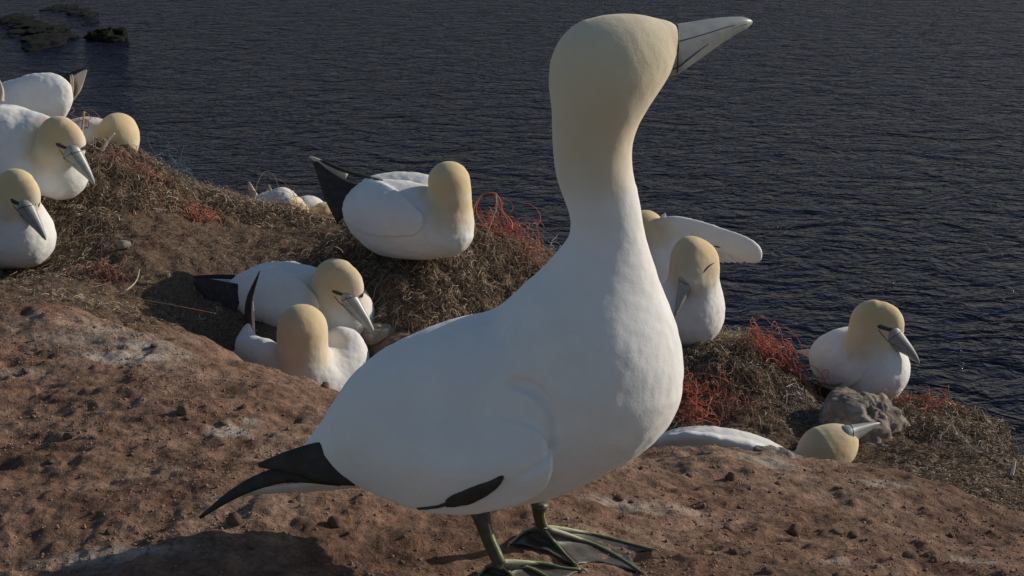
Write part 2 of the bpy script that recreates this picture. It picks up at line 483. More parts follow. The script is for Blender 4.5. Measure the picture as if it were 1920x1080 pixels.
def veg_mask(x, y):
    """1 where dead weed covers the ground beyond the bare ridge"""
    t = x / np.maximum(y, 0.3)
    ridge = np.array([at(*c)[:2] for c in [(-400,572,2.8),(0,574,2.8),(160,592,2.8),(260,627,2.85),(420,674,3.4),(520,702,3.9),(640,744,3.95),(760,700,3.8),(900,810,3.0),(1150,842,2.6),(1400,838,2.65),(1560,887,2.6),(1680,907,2.5),(1850,967,2.4),(1920,987,2.35),(2400,1100,2.3)]])
    yr = np.interp(t, ridge[:, 0] / ridge[:, 1], ridge[:, 1])
    return sstep(0.0, 0.30, y - yr + 0.14 * fbm2(x * 7, y * 7, 3, 5))

def detail_z(x, y):
    big = fbm2(x * 3.2, y * 3.2, 3, 1) * 0.016
    lump = fbm2(x * 10, y * 15, 4, 31)
    sm = fbm2(x * 34, y * 34, 3, 77)
    vg = veg_mask(x, y)
    cl = np.maximum(vnoise2(x * 48 + 9, y * 48, 91), 0.1) - 0.1        # crumbs that stand proud
    cl2 = np.maximum(vnoise2(x * 105 + 2, y * 105, 93), 0.15) - 0.15
    pit = np.maximum(vnoise2(x * 21, y * 26 + 4, 95), 0.35) - 0.35
    flat = 1 - 0.75 * np.exp(-(((x - 0.06) / 0.20) ** 2 + ((y - 1.50) / 0.11) ** 2))
    return (big * 0.7 + lump * 0.0055 + sm * 0.0026 + cl * 0.0035 + cl2 * 0.0030 - pit * 0.009) * flat * (1 + 0.35 * vg)

def ground_z(x, y):
    x = np.atleast_1d(np.asarray(x, float)); y = np.atleast_1d(np.asarray(y, float))
    return base_z(x, y) + detail_z(x, y)

def ground_hit(px, py, lo=1.2, hi=6.0):
    """first point of the ground along a direction"""
    ds = np.linspace(lo, hi, 500)
    P = np.array([at(px, py, d) for d in ds])
    g = ground_z(P[:, 0], P[:, 1])
    below = np.nonzero(P[:, 2] < g)[0]
    i = below[0] if len(below) else 499
    q = P[i].copy(); q[2] = g[i]
    return q

def build_ground():
    tcols = np.concatenate([np.linspace(-1.1, -0.44, 60)[:-1], np.linspace(-0.44, 0.44, 440), np.linspace(0.44, 1.1, 60)[1:]])
    g = np.concatenate([np.linspace(-1.5, 1.25, 50)[:-1], np.linspace(1.25, 2.95, 390)])
    g2 = np.linspace(0, 1, 300)[1:]
    g3 = (np.linspace(0, 1, 50)[1:] ** 1.7) * 4.25
    nr = len(g) + len(g2) + len(g3); nc = len(tcols)
    yc = crest_y(tcols)[None, :] + 0.0
    Y = np.vstack([np.repeat(g[:, None], nc, 1), g[-1] + (yc + 0.10 - g[-1]) * g2[:, None], (yc + 0.10) + g3[:, None] + 0 * yc])
    X = np.where(Y > 0.9, Y * tcols[None, :], 0.9 * tcols[None, :] * np.ones_like(Y) + 0.0)
    wide = np.clip((0.9 - Y) / 2.4, 0, 1)
    X = X * (1 + 1.5 * wide)
    over = np.maximum(Y - yc - 0.02, 0)
    Z = base_z(X, Y) + detail_z(X, Y) - (0.9 * over + 2.3 * over ** 2) + np.where(over > 0.5, fbm2(X * 1.3, Y * 1.3 + Z0(X), 4, 8) * 0.25, 0)
    idx = np.arange(nr * nc).reshape(nr, nc)
    q = np.stack([idx[:-1, :-1], idx[:-1, 1:], idx[1:, 1:], idx[1:, :-1]], -1).reshape(-1, 4)
    me = new_mesh('ground', np.stack([X, Y, Z], -1).reshape(-1, 3), q)
    a = me.attributes.new('veg', 'FLOAT', 'POINT')
    a.data.foreach_set('value', veg_mask(X, Y).astype(np.float32).ravel())
    gv = np.zeros_like(X)
    for (px, py, rx, ry, s) in [(430,810,.05,.05,1.0),(470,795,.03,.03,.8),(70,590,.25,.10,.62),(200,620,.24,.10,.72),(270,650,.14,.06,.85),(230,675,.14,.06,.95),(150,640,.20,.10,.70),(330,665,.1,.06,.7),
                            (20,700,.12,.06,.7),(250,1040,.10,.03,.85),(160,1050,.08,.03,.85),(80,1060,.05,.03,.7),(1180,960,.12,.05,.78),(1280,955,.10,.05,.72),(330,770,.12,.05,.45),(120,760,.2,.1,.45),
                            (1000,850,.10,.06,.7),(1450,870,.10,.08,.80),(1660,910,.10,.06,.75),(1830,1055,.06,.03,.8),(1560,1055,.05,.02,.8),(330,880,.06,.05,.6),(620,870,.1,.08,.5),
                            (500,410,.2,.12,.75),(420,400,.1,.1,.8),(560,440,.15,.1,.6),(1900,870,.08,.08,.7),(250,800,.1,.05,.5),(640,400,.12,.08,.7)]:
        c = ground_hit(px, py)
        gv = np.maximum(gv, s * np.exp(-((X - c[0]) / rx) ** 2 - ((Y - c[1]) / ry) ** 2))
    a = me.attributes.new('guano', 'FLOAT', 'POINT')
    a.data.foreach_set('value', gv.astype(np.float32).ravel())
    return tag(link('ground', me, M['soil']), 'red brown cliff-top soil', kind='structure')
def Z0(X): return X * 0.37
ground = build_ground()
# ------------------------------------------------------------------ birds: smooth bodies grown from tapered limbs
def vp(px, py, Y):
    """the point in the given direction on the upright plane Y metres ahead; also its distance along the axis"""
    u = (px - 960.0) / F; v = (540.0 - py) / F
    d = Y / (math.cos(PITCH) + v * math.sin(PITCH))
    return CAM + d * (FW + RT * u + UP * v), d

class Shape:
    def __init__(self): self.prims = []; self.pads = []; self.grooves = []
    def chain(self, pts, k=0.02, flat=None, nrm=None, join=None):
        """pts: (xyz, radius); one tapered limb through them"""
        self.prims.append((pts, k, flat, None if nrm is None else unit(nrm), join if join is not None else k))
    def __call__(self, p):
        p = np.asarray(p, np.float32); out = None
        for pts, k, flat, nrm, join in self.prims:
            if flat is not None:
                L = (np.eye(3) + (1 / flat - 1) * np.outer(nrm, nrm)).astype(np.float32)
                q = p @ L.T; ps = [(L @ np.asarray(a), r) for a, r in pts]
            else:
                q = p; ps = pts
            d = None
            segs = list(zip(ps[:-1], ps[1:])) if len(ps) > 1 else [(ps[0], ps[0])]
            for (a, ra), (b, rb) in segs:
                a = np.asarray(a, np.float32); b = np.asarray(b, np.float32)
                ba = b - a; l2 = float(ba @ ba) + 1e-9
                w = q - a
                t = np.clip((w @ ba) / np.float32(l2), 0, 1)
                e = w - t[:, None] * ba
                dd = np.sqrt(np.einsum('ij,ij->i', e, e)) - (ra + t * (rb - ra)).astype(np.float32)
                d = dd if d is None else smin(d, dd, k)
            if flat is not None: d = d * np.float32(0.5 + 0.5 * flat)
            out = d if out is None else smin(out, d, join)
        body = out
        for pts, t0, nrm, cen, side, fade in self.pads:    # folded wings lie on the body as a thick conforming layer
            q = p - np.outer(p @ nrm, nrm).astype(np.float32)
            d2 = None
            for (a, ra), (b, rb) in zip(pts[:-1], pts[1:]):
                ba = b - a; l2 = float(ba @ ba) + 1e-9; w = q - a
                t = np.clip((w @ ba) / np.float32(l2), 0, 1); e = w - t[:, None] * ba
                dd = np.sqrt(np.einsum('ij,ij->i', e, e)) - (ra + t * (rb - ra)).astype(np.float32)
                d2 = dd if d2 is None else smin(d2, dd, .008)
            th = np.full(len(p), t0, np.float32)
            if fade is not None: th = th * (1 - sstep(fade[0], fade[1], p[:, 2])).astype(np.float32)
            if len(fade or ()) == 4: th = th * sstep(fade[2], fade[3], p[:, 0]).astype(np.float32)
            far = np.maximum(0, -side * ((p - cen) @ nrm)).astype(np.float32)
            dp = -smin(-(body - th), -d2, .0045) + far
            out = smin(out, dp, .002)
        for pts in self.grooves:                            # tucks between wing and flank
            lo, hi = np.min([a for a, _ in pts], 0) - .02, np.max([a for a, _ in pts], 0) + .02
            m = np.nonzero(np.all((p > lo) & (p < hi), 1))[0]
            if len(m) == 0: continue
            q = p[m]; d2 = np.full(len(m), 9, np.float32)
            for (a, ra), (b, rb) in zip(pts[:-1], pts[1:]):
                ba = b - a; w = q - a; t = np.clip((w @ ba) / np.float32(float(ba @ ba) + 1e-9), 0, 1); e = w - t[:, None] * ba
                d2 = np.minimum(d2, np.sqrt(np.einsum('ij,ij->i', e, e)) - (ra + t * (rb - ra)).astype(np.float32))
            out[m] = -smin(-out[m], d2, .005)
        return out
    def grad(self, p, e=0.0015):
        g = np.stack([self(p + np.array(v, np.float32) * e) - self(p - np.array(v, np.float32) * e) for v in ((1, 0, 0), (0, 1, 0), (0, 0, 1))], -1)
        return g / (np.linalg.norm(g, axis=1, keepdims=True) + 1e-9)
    def bounds(self):
        lo = np.full(3, 1e9); hi = -lo
        for pts, *_ in self.prims:
            for a, r in pts:
                lo = np.minimum(lo, np.asarray(a) - r); hi = np.maximum(hi, np.asarray(a) + r)
        return lo - 0.02, hi + 0.02
    def trace(self, px, py):
        """where the line of sight in a direction meets the shape, or passes closest"""
        d = ray(px, py); lo, hi = self.bounds()
        t0 = np.linalg.norm((lo + hi) / 2 - CAM) - np.linalg.norm(hi - lo) * 0.6
        ts = t0 + np.linspace(0, np.linalg.norm(hi - lo) * 1.2, 600)
        P = CAM + ts[:, None] * d; f = self(P)
        hit = np.nonzero(f < 0)[0]
        return P[hit[0]] if len(hit) else P[int(np.argmin(f))]
    def project(self, P, off=0.0):
        P = np.asarray(P, np.float32)
        for _ in range(4):
            P = P - self.grad(P) * self(P)[:, None]
        return P + self.grad(P) * off

def smin(a, b, k):
    if k <= 0: return np.minimum(a, b)
    h = np.maximum(np.float32(k) - np.abs(a - b), 0) / np.float32(k)
    return np.minimum(a, b) - h * h * np.float32(k * 0.25)

def surface_nets(shape, h):
    lo, hi = shape.bounds()
    nx, ny, nz = (np.ceil((hi - lo) / h).astype(int) + 1)
    gx = lo[0] + np.arange(nx) * h; gy = lo[1] + np.arange(ny) * h; gz = lo[2] + np.arange(nz) * h
    # coarse pass marks the blocks near the surface
    Fv = np.full((nx, ny, nz), 1.0, np.float32); B = 8
    bx, by, bz = -(-nx // B), -(-ny // B), -(-nz // B)
    cx, cy, cz = np.meshgrid(lo[0] + (np.arange(bx) + .5) * B * h, lo[1] + (np.arange(by) + .5) * B * h, lo[2] + (np.arange(bz) + .5) * B * h, indexing='ij')
    fc = shape(np.stack([cx, cy, cz], -1).reshape(-1, 3)).reshape(bx, by, bz)
    near = np.abs(fc) < B * h * 1.6
    far_in = fc <= -B * h * 1.6
    off = np.stack(np.meshgrid(np.arange(B), np.arange(B), np.arange(B), indexing='ij'), -1).reshape(-1, 3)
    for (i, j, k) in np.argwhere(far_in):
        Fv[i * B:(i + 1) * B, j * B:(j + 1) * B, k * B:(k + 1) * B] = -1
    blk = np.argwhere(near)
    for s in range(0, len(blk), 400):
        I = (blk[s:s + 400, None, :] * B + off[None]).reshape(-1, 3)
        I = I[(I[:, 0] < nx) & (I[:, 1] < ny) & (I[:, 2] < nz)]
        Fv[I[:, 0], I[:, 1], I[:, 2]] = shape(np.stack([gx[I[:, 0]], gy[I[:, 1]], gz[I[:, 2]]], -1))
    S = Fv < 0
    cs = [S[a:nx - 1 + a, b:ny - 1 + b, c:nz - 1 + c] for a in (0, 1) for b in (0, 1) for c in (0, 1)]
    cnt = sum(c.astype(np.int8) for c in cs)
    act = (cnt > 0) & (cnt < 8)
    cells = np.argwhere(act)
    idx = np.full(act.shape, -1, np.int64); idx[act] = np.arange(len(cells))
    acc = np.zeros((len(cells), 3)); num = np.zeros(len(cells))
    corners = [(a, b, c) for a in (0, 1) for b in (0, 1) for c in (0, 1)]
    for u in range(8):
        for v in range(u + 1, 8):
            cu, cv = np.array(corners[u]), np.array(corners[v])
            if np.abs(cu - cv).sum() != 1: continue
            fu = Fv[tuple((cells + cu).T)]; fv = Fv[tuple((cells + cv).T)]
            m = (fu < 0) != (fv < 0)
            t = np.where(m, fu / np.where(fu == fv, 1, fu - fv), 0)
            acc += np.where(m[:, None], cu + t[:, None] * (cv - cu), 0); num += m
    V = lo + (cells + acc / np.maximum(num, 1)[:, None]) * h
    Q = []
    for ax in range(3):
        s0 = [slice(None)] * 3; s1 = [slice(None)] * 3
        s0[ax] = slice(0, -1); s1[ax] = slice(1, None)
        ch = S[tuple(s0)] != S[tuple(s1)]
        e = np.argwhere(ch); o1, o2 = [a for a in range(3) if a != ax]
        ok = (e[:, o1] > 0) & (e[:, o2] > 0) & (e[:, o1] < act.shape[o1]) & (e[:, o2] < act.shape[o2])
        e = e[ok]
        def cell(d1, d2):
            c = e.copy(); c[:, o1] -= d1; c[:, o2] -= d2; return idx[tuple(c.T)]
        quad = np.stack([cell(1, 1), cell(0, 1), cell(0, 0), cell(1, 0)], -1)
        inside = S[tuple(e.T)]
        flip = inside if ax != 1 else ~inside
        quad[~flip] = quad[~flip][:, ::-1]
        Q.append(quad)
    return V, np.concatenate(Q)

class Bird:
    def __init__(self, label, Y, base, group='gannets of the colony'):
        self.Y = Y; self.sh = Shape(); self.buffs = []
        self.base = vp(*base, Y)[0] if len(base) == 2 else vp(base[0], base[1], Y + base[2])[0]
        self.root = empty('gannet', self.base)
        tag(self.root, label, 'bird', group)
    def p(self, px, py, dy=0.0): return vp(px, py, self.Y + dy)[0]
    def pr(self, px, py, dy, r):
        P, d = vp(px, py, self.Y + dy); return (P, r * d / F)
    def limb(self, pts, k=0.02, join=None, **kw):
        P = [self.pr(*q) for q in pts]
        if len(P) > 2:      # rounder: put extra stations between the given ones
            Q = smooth_path([[*a, r] for a, r in P], 3 * (len(P) - 1) + 1)
            P = [(q[:3], float(q[3])) for q in Q]
        self.sh.chain(P, 0.008, join=k if join is None else join, **kw); return self
    def pad(self, pts, t0, nrm=(0, 1, 0), side=-1, fade=None):
        nrm = unit(nrm).astype(np.float32)
        P = [self.pr(q[0], q[1], 0, q[2]) for q in pts]
        Q = smooth_path([[*a, r] for a, r in P], 2 * (len(P) - 1) + 1)
        cen = np.mean([a for a, _ in P], 0).astype(np.float32)
        P = [((q[:3] - nrm * (q[:3] @ nrm)).astype(np.float32), float(q[3])) for q in Q]
        if fade is not None:
            z = [self.p(960, f)[2] for f in fade[:2]]; fade = tuple(z) + tuple(self.p(f, 800)[0] for f in fade[2:])
        self.sh.pads.append((P, t0, nrm, cen, side, fade)); return self
    def groove(self, path, mirror=None):
        P = [(self.sh.trace(x, y).astype(np.float32), r) for x, y, r in smooth_path(path, 14)]
        sets = [P]
        if mirror is not None: sets.append([(np.array([a[0], 2 * mirror - a[1], a[2]], np.float32), r) for a, r in P])
        self.sh.grooves += sets; return self
    def buff(self, *pts):
        for q in pts: self.buffs.append(self.pr(*q))
        return self
    def add(self, name, V, Fc, mat, parent=None, smooth=True):
        o = link(name, new_mesh(name, np.asarray(V) - self.base, Fc, smooth), mat, parent or self.root)
        return o
    def body(self, h=0.0042, mat='plume', rough=0.0016, seed=1):
        V, Q = surface_nets(self.sh, h)
        V = self.sh.project(V.astype(np.float32)).astype(float)
        nrm = self.sh.grad(V).astype(float)
        self.sh.cache = None
        b = np.zeros(len(V))
        for c, r in self.buffs:
            dist = np.linalg.norm(V - c, axis=1) / r
            b = np.maximum(b, 1 - sstep(0.55, 1.36, dist + 0.10 * vnoise3(V * 45, seed)))
        disp = vnoise3(V * 55, seed + 3) * 0.6 + vnoise3(V * 130, seed + 5) * 0.4 + vnoise3(V * np.array([16, 22, 26]), seed + 7) * 1.3
        V = V + nrm * (disp * rough * (1 - 0.65 * b))[:, None]
        o = self.bodyobj = self.add('body', V, Q, M[mat])
        a = o.data.attributes.new('buff', 'FLOAT', 'POINT')
        a.data.foreach_set('value', b.astype(np.float32))
        return self
    def bill(self, base, tip, hb, droop=0.05, side_lines=True, up=None, edge=0.06, flare=0.12, blunt=0.13, slant=0.06):
        """base, tip: (px, py, dy); hb: half height of the base in pixels"""
        A, dA = vp(base[0], base[1], self.Y + base[2]); B, _ = vp(tip[0], tip[1], self.Y + tip[2])
        H = hb * dA / F; f = unit(B - A); L = np.linalg.norm(B - A)
        z = np.array([0, 0, 1.0]) if up is None else np.asarray(up, float)
        u = unit(z - f * (z @ f)); s = np.cross(f, u)
        self.hf = (A, f, u, s)
        def sect(t, ang, ex=0.0):
            hh = H * ((1 - min(t, 1)) * (1 - blunt) + blunt) * (1 if t < 0.9 else math.sqrt(max(0.25, 1 - ((t - 0.9) / 0.1) ** 2 * 0.8)))
            if t < 0: hh = H * math.sqrt(max(0.04, 1 - (t / -0.30) ** 2))
            c = A + f * (t * L) - u * (droop * L * max(0, t - 0.55) ** 2 / 0.2) + u * (0.10 * H * (1 - t))
            ca, sa = math.cos(ang), math.sin(ang)
            w = hh * (0.74 + 0.06 * t + flare * math.exp(-(max(t, 0) / 0.16) ** 2))
            rr = 1.0 / (abs(ca) ** 2.3 + abs(sa) ** 2.3) ** (1 / 2.3)
            pinch = 1 - 0.10 * math.exp(-((sa + 0.12) / 0.13) ** 2)      # the line where the mandibles meet
            return c + (s * ca * w * pinch + u * sa * hh) * rr + (s * ca + u * sa) * ex
        ts = np.concatenate([[-0.295, -0.27, -0.22, -0.15, -0.07], np.linspace(0, 1, 15)]); sd = 20
        V = [sect(t, 2 * math.pi * k / sd) for t in ts for k in range(sd)]
        Fc = [(i * sd + k, i * sd + (k + 1) % sd, (i + 1) * sd + (k + 1) % sd, (i + 1) * sd + k) for i in range(len(ts) - 1) for k in range(sd)]
        V.append(sect(1.0, 0) * 0 + A + f * (L * 1.02) - u * (droop * L * 0.2025 / 0.2 + 0.02 * H)); t_ = len(V) - 1
        Fc += [((len(ts) - 1) * sd + k, (len(ts) - 1) * sd + (k + 1) % sd, t_) for k in range(sd)]
        o = self.add('bill', V, Fc, M['bill'])
        if side_lines:
            w = max(0.0012, 0.035 * H)
            for sgn in (1, -1):
                for a0, a1, t0, t1, k in ((-0.14, -0.10, -0.06, 0.97, 1.0), (0.42, 0.20, 0.02, 0.80, 0.6), (-0.62, -0.30, -0.08, 0.42, 0.8)):
                    tt = np.linspace(t0, t1, 18)
                    pts = [sect(t, (a0 + (a1 - a0) * i / 17) if sgn > 0 else math.pi - (a0 + (a1 - a0) * i / 17), -0.1 * w) for i, t in enumerate(tt)]
                    v, fc = tube(pts, w * k * np.linspace(1, 0.45, 18), 6)
                    self.add('bill_line', v, fc, M['bill_line'], o)
            ring = [sect(edge - 0.02 * math.cos(2 * a) + slant * math.sin(a), a, 0.0) for a in np.linspace(-0.9, math.pi + 0.9, 30)]
            v, fc = tube(ring, w * 0.8, 6)
            self.add('bill_edge', v, fc, M['bill_line'], o)
        return self
    def strip(self, path, n=16, m=5, off=0.0014):
        c = smooth_path([(a, b_, w) for a, b_, w in path], n)
        tg = np.gradient(c[:, :2], axis=0); tg /= np.linalg.norm(tg, axis=1, keepdims=True) + 1e-9
        nn = np.stack([-tg[:, 1], tg[:, 0]], -1)
        P = []
        for i in range(n):
            for j in range(m):
                q = c[i, :2] + nn[i] * c[i, 2] * (2 * j / (m - 1) - 1)
                P.append(self.sh.trace(*q))
        P = self.sh.project(np.array(P))
        e = np.array([0.0 if j in (0, m - 1) else 1.0 for j in range(m)] * n)
        e[:m] *= 0.0; e[-m:] *= 0.0
        V = P + self.sh.grad(P) * (e * off * 1.6 - off * 0.6)[:, None]
        Fc = [(i * m + j, i * m + j + 1, (i + 1) * m + j + 1, (i + 1) * m + j) for i in range(n - 1) for j in range(m - 1)]
        return V, Fc
    def face(self, mask, eye, eye_r=4.2, gape=None):
        """black skin from the bill to the eye and a pale eye, on the seen side and mirrored on the other"""
        A, f, u, s = self.hf
        V, Fc = self.strip(mask)
        if gape:
            V2, F2 = self.strip(gape, off=.001); V, Fc = merge([(V, Fc), (V2, F2)])
        E, d = self.sh.trace(*eye), 0
        er = eye_r * np.linalg.norm(E - CAM) / F
        for mirror in (False, True):
            if mirror:
                V = V - 2 * np.outer((V - A) @ s, s); E = E - 2 * ((E - A) @ s) * s
                V = self.sh.project(V, 0.001); E = self.sh.project(E[None], 0)[0]
            self.add('face_mask', V, Fc, M['mask'])
            nr = self.sh.grad(E[None].astype(np.float32))[0].astype(float)
            def ball(c, r):
                vv = []; ff = []; a, b_ = 7, 12
                for i in range(a + 1):
                    for j in range(b_):
                        th = math.pi * i / a; ph = 2 * math.pi * j / b_
                        vv.append(c + r * np.array([math.sin(th) * math.cos(ph), math.sin(th) * math.sin(ph), math.cos(th)]))
                for i in range(a):
                    for j in range(b_):
                        ff.append((i * b_ + j, i * b_ + (j + 1) % b_, (i + 1) * b_ + (j + 1) % b_, (i + 1) * b_ + j))
                return vv, ff
            o = self.add('eye', *ball(E + nr * (-er * 0.35 + 0.001), er), M['iris'])
            self.add('pupil', *ball(E + nr * (er * 0.30 + 0.001), er * 0.55), M['pupil'], o)
        return self
    def blade(self, name, pts, mat, thick=0.10, nrm=None, n=14, shaft=False, parent=None):
        """a flat feather or fan of feathers: (px, py, dy, half width)"""
        P = []
        for q in pts:
            a, d = vp(q[0], q[1], self.Y + q[2]); P.append([*a, q[3] * d / F])
        P = smooth_path(P, n); P[:, 3] = np.maximum(P[:, 3], 0.0006)
        v, fc = tube(P[:, :3], P[:, 3], 12, thick, FW if nrm is None else nrm)
        o = self.add(name, v, fc, M[mat], parent)
        if shaft:
            nv = unit(FW if nrm is None else nrm)
            v, fc = tube(P[:, :3] - nv * (P[:, 3:4] * thick * 0.9), np.linspace(0.0012, 0.0005, n), 6)
            self.add('feather_shaft', v, fc, M['shaft'], o)
        return o
    def patch(self, name, path, mat, off=0.002):
        V, Fc = self.strip(path, off=off); return self.add(name, V, Fc, M[mat])
    def foot(self, top, ankle, toes, hind, r0, r1, line=True):
        """top, ankle: (px,py,dy); toes: lists of ground points (px,py) from the ankle outwards"""
        T = self.p(*top); K = self.p(*ankle)
        leg = self.add('leg', *tube(smooth_path([T, T * .5 + K * .5 + np.array([-0.002, 0, 0]), K, K * 0.7 + 0.3 * np.array([K[0], K[1], K[2] - 0.012])], 10), np.interp(np.linspace(0, 1, 10), [0, .25, .8, 1], [r0 * 1.25, r0 * .9, r1, r1 * 1.15]), 10, 0.8, [0, 1, 0]), M['leg'])
        def gp(q, lift):
            g = ground_hit(*q); return g + np.array([0, 0, lift])
        paths = []
        for toe in toes + [hind]:
            pts = [K + np.array([0, 0, -0.004])] + [gp(q, 0.006 - 0.002 * i) for i, q in enumerate(toe)]
            P = smooth_path(pts, 16); paths.append(P)
            rad = np.linspace(r1 * 0.62, r1 * 0.30, 16) * (1 + 0.14 * np.sin(np.linspace(0, 15, 16)))
            t = self.add('toe', *tube(P, rad, 8), M['leg'], leg)
            if line:
                off = np.stack([np.zeros(16), np.full(16, -0.35), np.full(16, 0.8)], -1) * rad[:, None]
                v, fc = tube(P + off, rad * 0.42, 6)
                self.add('toe_scutes', v, fc, M['leg_line'], t)
            c = [P[-1] + np.array([0, 0, 0.0015]), P[-1] + (P[-1] - P[-3]) * 0.45 + np.array([0, 0, 0.002]), P[-1] + (P[-1] - P[-3]) * 0.95 + np.array([0, 0, -0.004])]
            self.add('claw', *tube(smooth_path(c, 6), np.linspace(r1 * 0.28, r1 * 0.06, 6), 6), M['claw'], t)
        if line:
            P = smooth_path([T, T * .5 + K * .5 + np.array([-0.002, 0, 0]), K], 12)
            side = np.array([0.75, -0.55, 0.0]) * r1 * 0.85
            self.add('leg_scutes', *tube(P + side, np.linspace(r1 * .3, r1 * .36, 12), 6), M['leg_line'], leg)
        for a, b in zip([0, 1, 2], [1, 2, 3]):
            PA, PB = paths[a], paths[b]; V = []; nn, mm = 14, 9
            for i in range(nn):
                for j in range(mm):
                    w = j / (mm - 1); lim = 1 - 0.22 * (1 - (2 * w - 1) ** 2)
                    x = (i / (nn - 1)) * lim * 15; i0 = min(int(x), 14); fr = x - i0
                    qa = PA[i0] * (1 - fr) + PA[i0 + 1] * fr; qb = PB[i0] * (1 - fr) + PB[i0 + 1] * fr
                    fold = 0.0012 * math.sin(w * 14 + a) * (i / nn)
                    V.append(qa * (1 - w) + qb * w + np.array([0, 0, fold - 0.0015 * (1 - (2 * w - 1) ** 2)]))
            up = np.array(V); dn = up - np.array([0, 0, 0.0014]); k = len(up)
            Fc = [(i * mm + j, i * mm + j + 1, (i + 1) * mm + j + 1, (i + 1) * mm + j) for i in range(nn - 1) for j in range(mm - 1)]
            Fd = [tuple(k + q for q in f[::-1]) for f in Fc]
            rim = [i * mm for i in range(nn)] + [(nn - 1) * mm + j for j in range(1, mm)] + [i * mm + mm - 1 for i in range(nn - 2, -1, -1)]
            Fe = [(rim[i], rim[i + 1], k + rim[i + 1], k + rim[i]) for i in range(len(rim) - 1)]
            self.add('web', np.vstack([up, dn]), Fc + Fd + Fe, M['web'], leg)
        return self

# ---- the big bird in front
b = Bird('large gannet in front, standing with neck stretched up and bill raised', 1.545, (960, 1045), 'gannets of the colony')
YN = (0, 1, 0)
b.limb([(1133,131,0,96),(1182,108,.004,76),(1226,86,.012,44),(1248,78,.014,30)], .03, flat=.86, nrm=YN)
b.limb([(1131,140,0,90),(1121,195,0,80),(1111,260,0,70),(1114,320,0,67),(1128,370,0,61),(1138,420,0,61),(1138,480,0,73),(1126,545,0,106),(1108,635,0,152),(1095,695,0,178)], .04, flat=.88, nrm=YN, join=.018)
b.limb([(1090,698,0,182),(1000,752,0,180),(900,776,0,182),(800,790,0,157),(722,810,0,106),(655,838,0,66),(592,853,0,28)], .05, flat=.86, nrm=YN, join=.022)
for sg in (-1, 1):   # folded wings
    b.pad([(950,802,80),(860,806,98),(760,816,90),(680,838,54),(620,856,26)], .026, (0,1,0), sg, (820,705,620,880))
b.groove([(950,717,.0020),(972,717,.0075),(1004,732,.0078),(1029,762,.0066),(1038,802,.0052),(1030,842,.0040),(1008,873,.0030),(978,893,.0020)], 1.545)
b.buff((1150,110,0,180),(1120,205,0,130),(1110,260,0,110))
b.body(0.0030, 'plume_pale', 0.0009, 3)
b.bill((1256,99,.016),(1406,33,.045),48, droop=.045, edge=.035, flare=0, blunt=.20, slant=.10)
b.face([(1243,112,2.5),(1236,128,2.5),(1236,152,2)], (1262,70), 0.5) if False else None
b.blade('tail', [(690,900,.0,30),(600,911,.0,24),(500,920,.0,15),(400,935,.0,4)], 'white_feather', .22, (0,.7,.7))
b.blade('wing_tip', [(672,880,-.030,32),(612,868,-.028,40),(550,866,-.022,24),(484,872,-.018,4)], 'black_feather', .20, shaft=False)
b.blade('wing_tip', [(640,900,-.012,12),(560,890,-.012,15),(505,896,-.014,15),(440,925,-.018,10),(374,971,-.022,3)], 'black_feather', .25)
b.patch('primary_or_shade', [(946,890,3),(922,910,13),(878,931,18),(845,940,11),(836,944,4)], 'black_feather', .004)
b.patch('primary_or_shade', [(842,943,3),(815,950,2),(780,953,1)], 'black_feather', .002)
b.foot((1012,945,.040),(1016,984,.050),[[(1095,1010),(1165,1023),(1222,1036)],[(1105,1028),(1165,1055),(1203,1078)],[(1045,1035),(1079,1068)]],[(985,1012),(958,1027)],.0085,.0070)
b.foot((899,955,-.045),(934,1050,-.055),[[(1000,1066),(1050,1073),(1090,1076)],[(985,1078),(1040,1098),(1075,1112)],[(955,1090),(985,1118)]],[(915,1074),(900,1086)],.0090,.0075)

# ---- birds of the colony behind
def sitting(label, Y, base): return Bird(label, Y, base)

b = sitting('sitting gannet at the right on the rock, bill pointing down to the right', 3.92, (1610,748))
b.limb([(1570,672,.11,52),(1600,680,.02,66),(1638,694,-.05,63)], .05)
b.limb([(1640,690,-.05,60),(1632,655,-.06,46),(1635,624,-.07,41)], .025)
b.limb([(1640,606,-.07,46),(1655,608,-.075,38),(1664,620,-.08,27)], .02, flat=.68, nrm=(.25,1,.1), join=.012)
b.pad([(1590,668,36),(1560,680,46),(1525,690,34)], .010, (.3,.95,-.1), -1, (690,640))
b.buff((1642,600,-.07,62),(1628,632,-.06,50)).body(seed=11)
b.bill((1667,628,-.096),(1727,678,-.112),22, droop=.06).face([(1645,612,2),(1652,613,5),(1664,617,4.5),(1682,619,2)], (1654,612), 3, [(1647,618,.8),(1656,630,1.2),(1667,642,.8)])
b.blade('tail', [(1525,665,.20,9),(1510,661,.24,6),(1495,659,.27,2)], 'pink_feather', .3)
b.patch('primary_or_shade', [(1535,716,2),(1560,722,3),(1580,718,1.5)], 'shaft', .001)  # no feather: brown strip paints the shading along the lower wing edge

b = sitting('gannet standing on the orange netted nest, head bowed with bill pointing down', 3.88, (1318,690))
b.limb([(1280,560,.20,40),(1284,585,.06,58),(1291,588,-.01,61)], .05)
b.limb([(1292,580,-.01,58),(1300,535,-.03,47),(1302,492,-.05,46)], .05)
b.limb([(1300,490,-.05,47),(1295,506,-.075,38),(1290,520,-.095,26)], .02, flat=.66, nrm=(1,.1,.35))
b.buff((1300,480,-.05,66)).body(seed=12)
b.bill((1289,526,-.10),(1264,593,-.14),20, droop=.05, up=(-.25,-1,.3))
b.patch('face_mask', [(1318,512,1.2),(1328,500,2.2),(1340,492,1)], 'mask', .001)
b.foot((1322,628,.0),(1323,672,.0),[[(1342,680),(1354,692)],[(1324,690),(1321,705)],[(1302,684),(1288,696)]],[(1326,672)],.008,.0062)

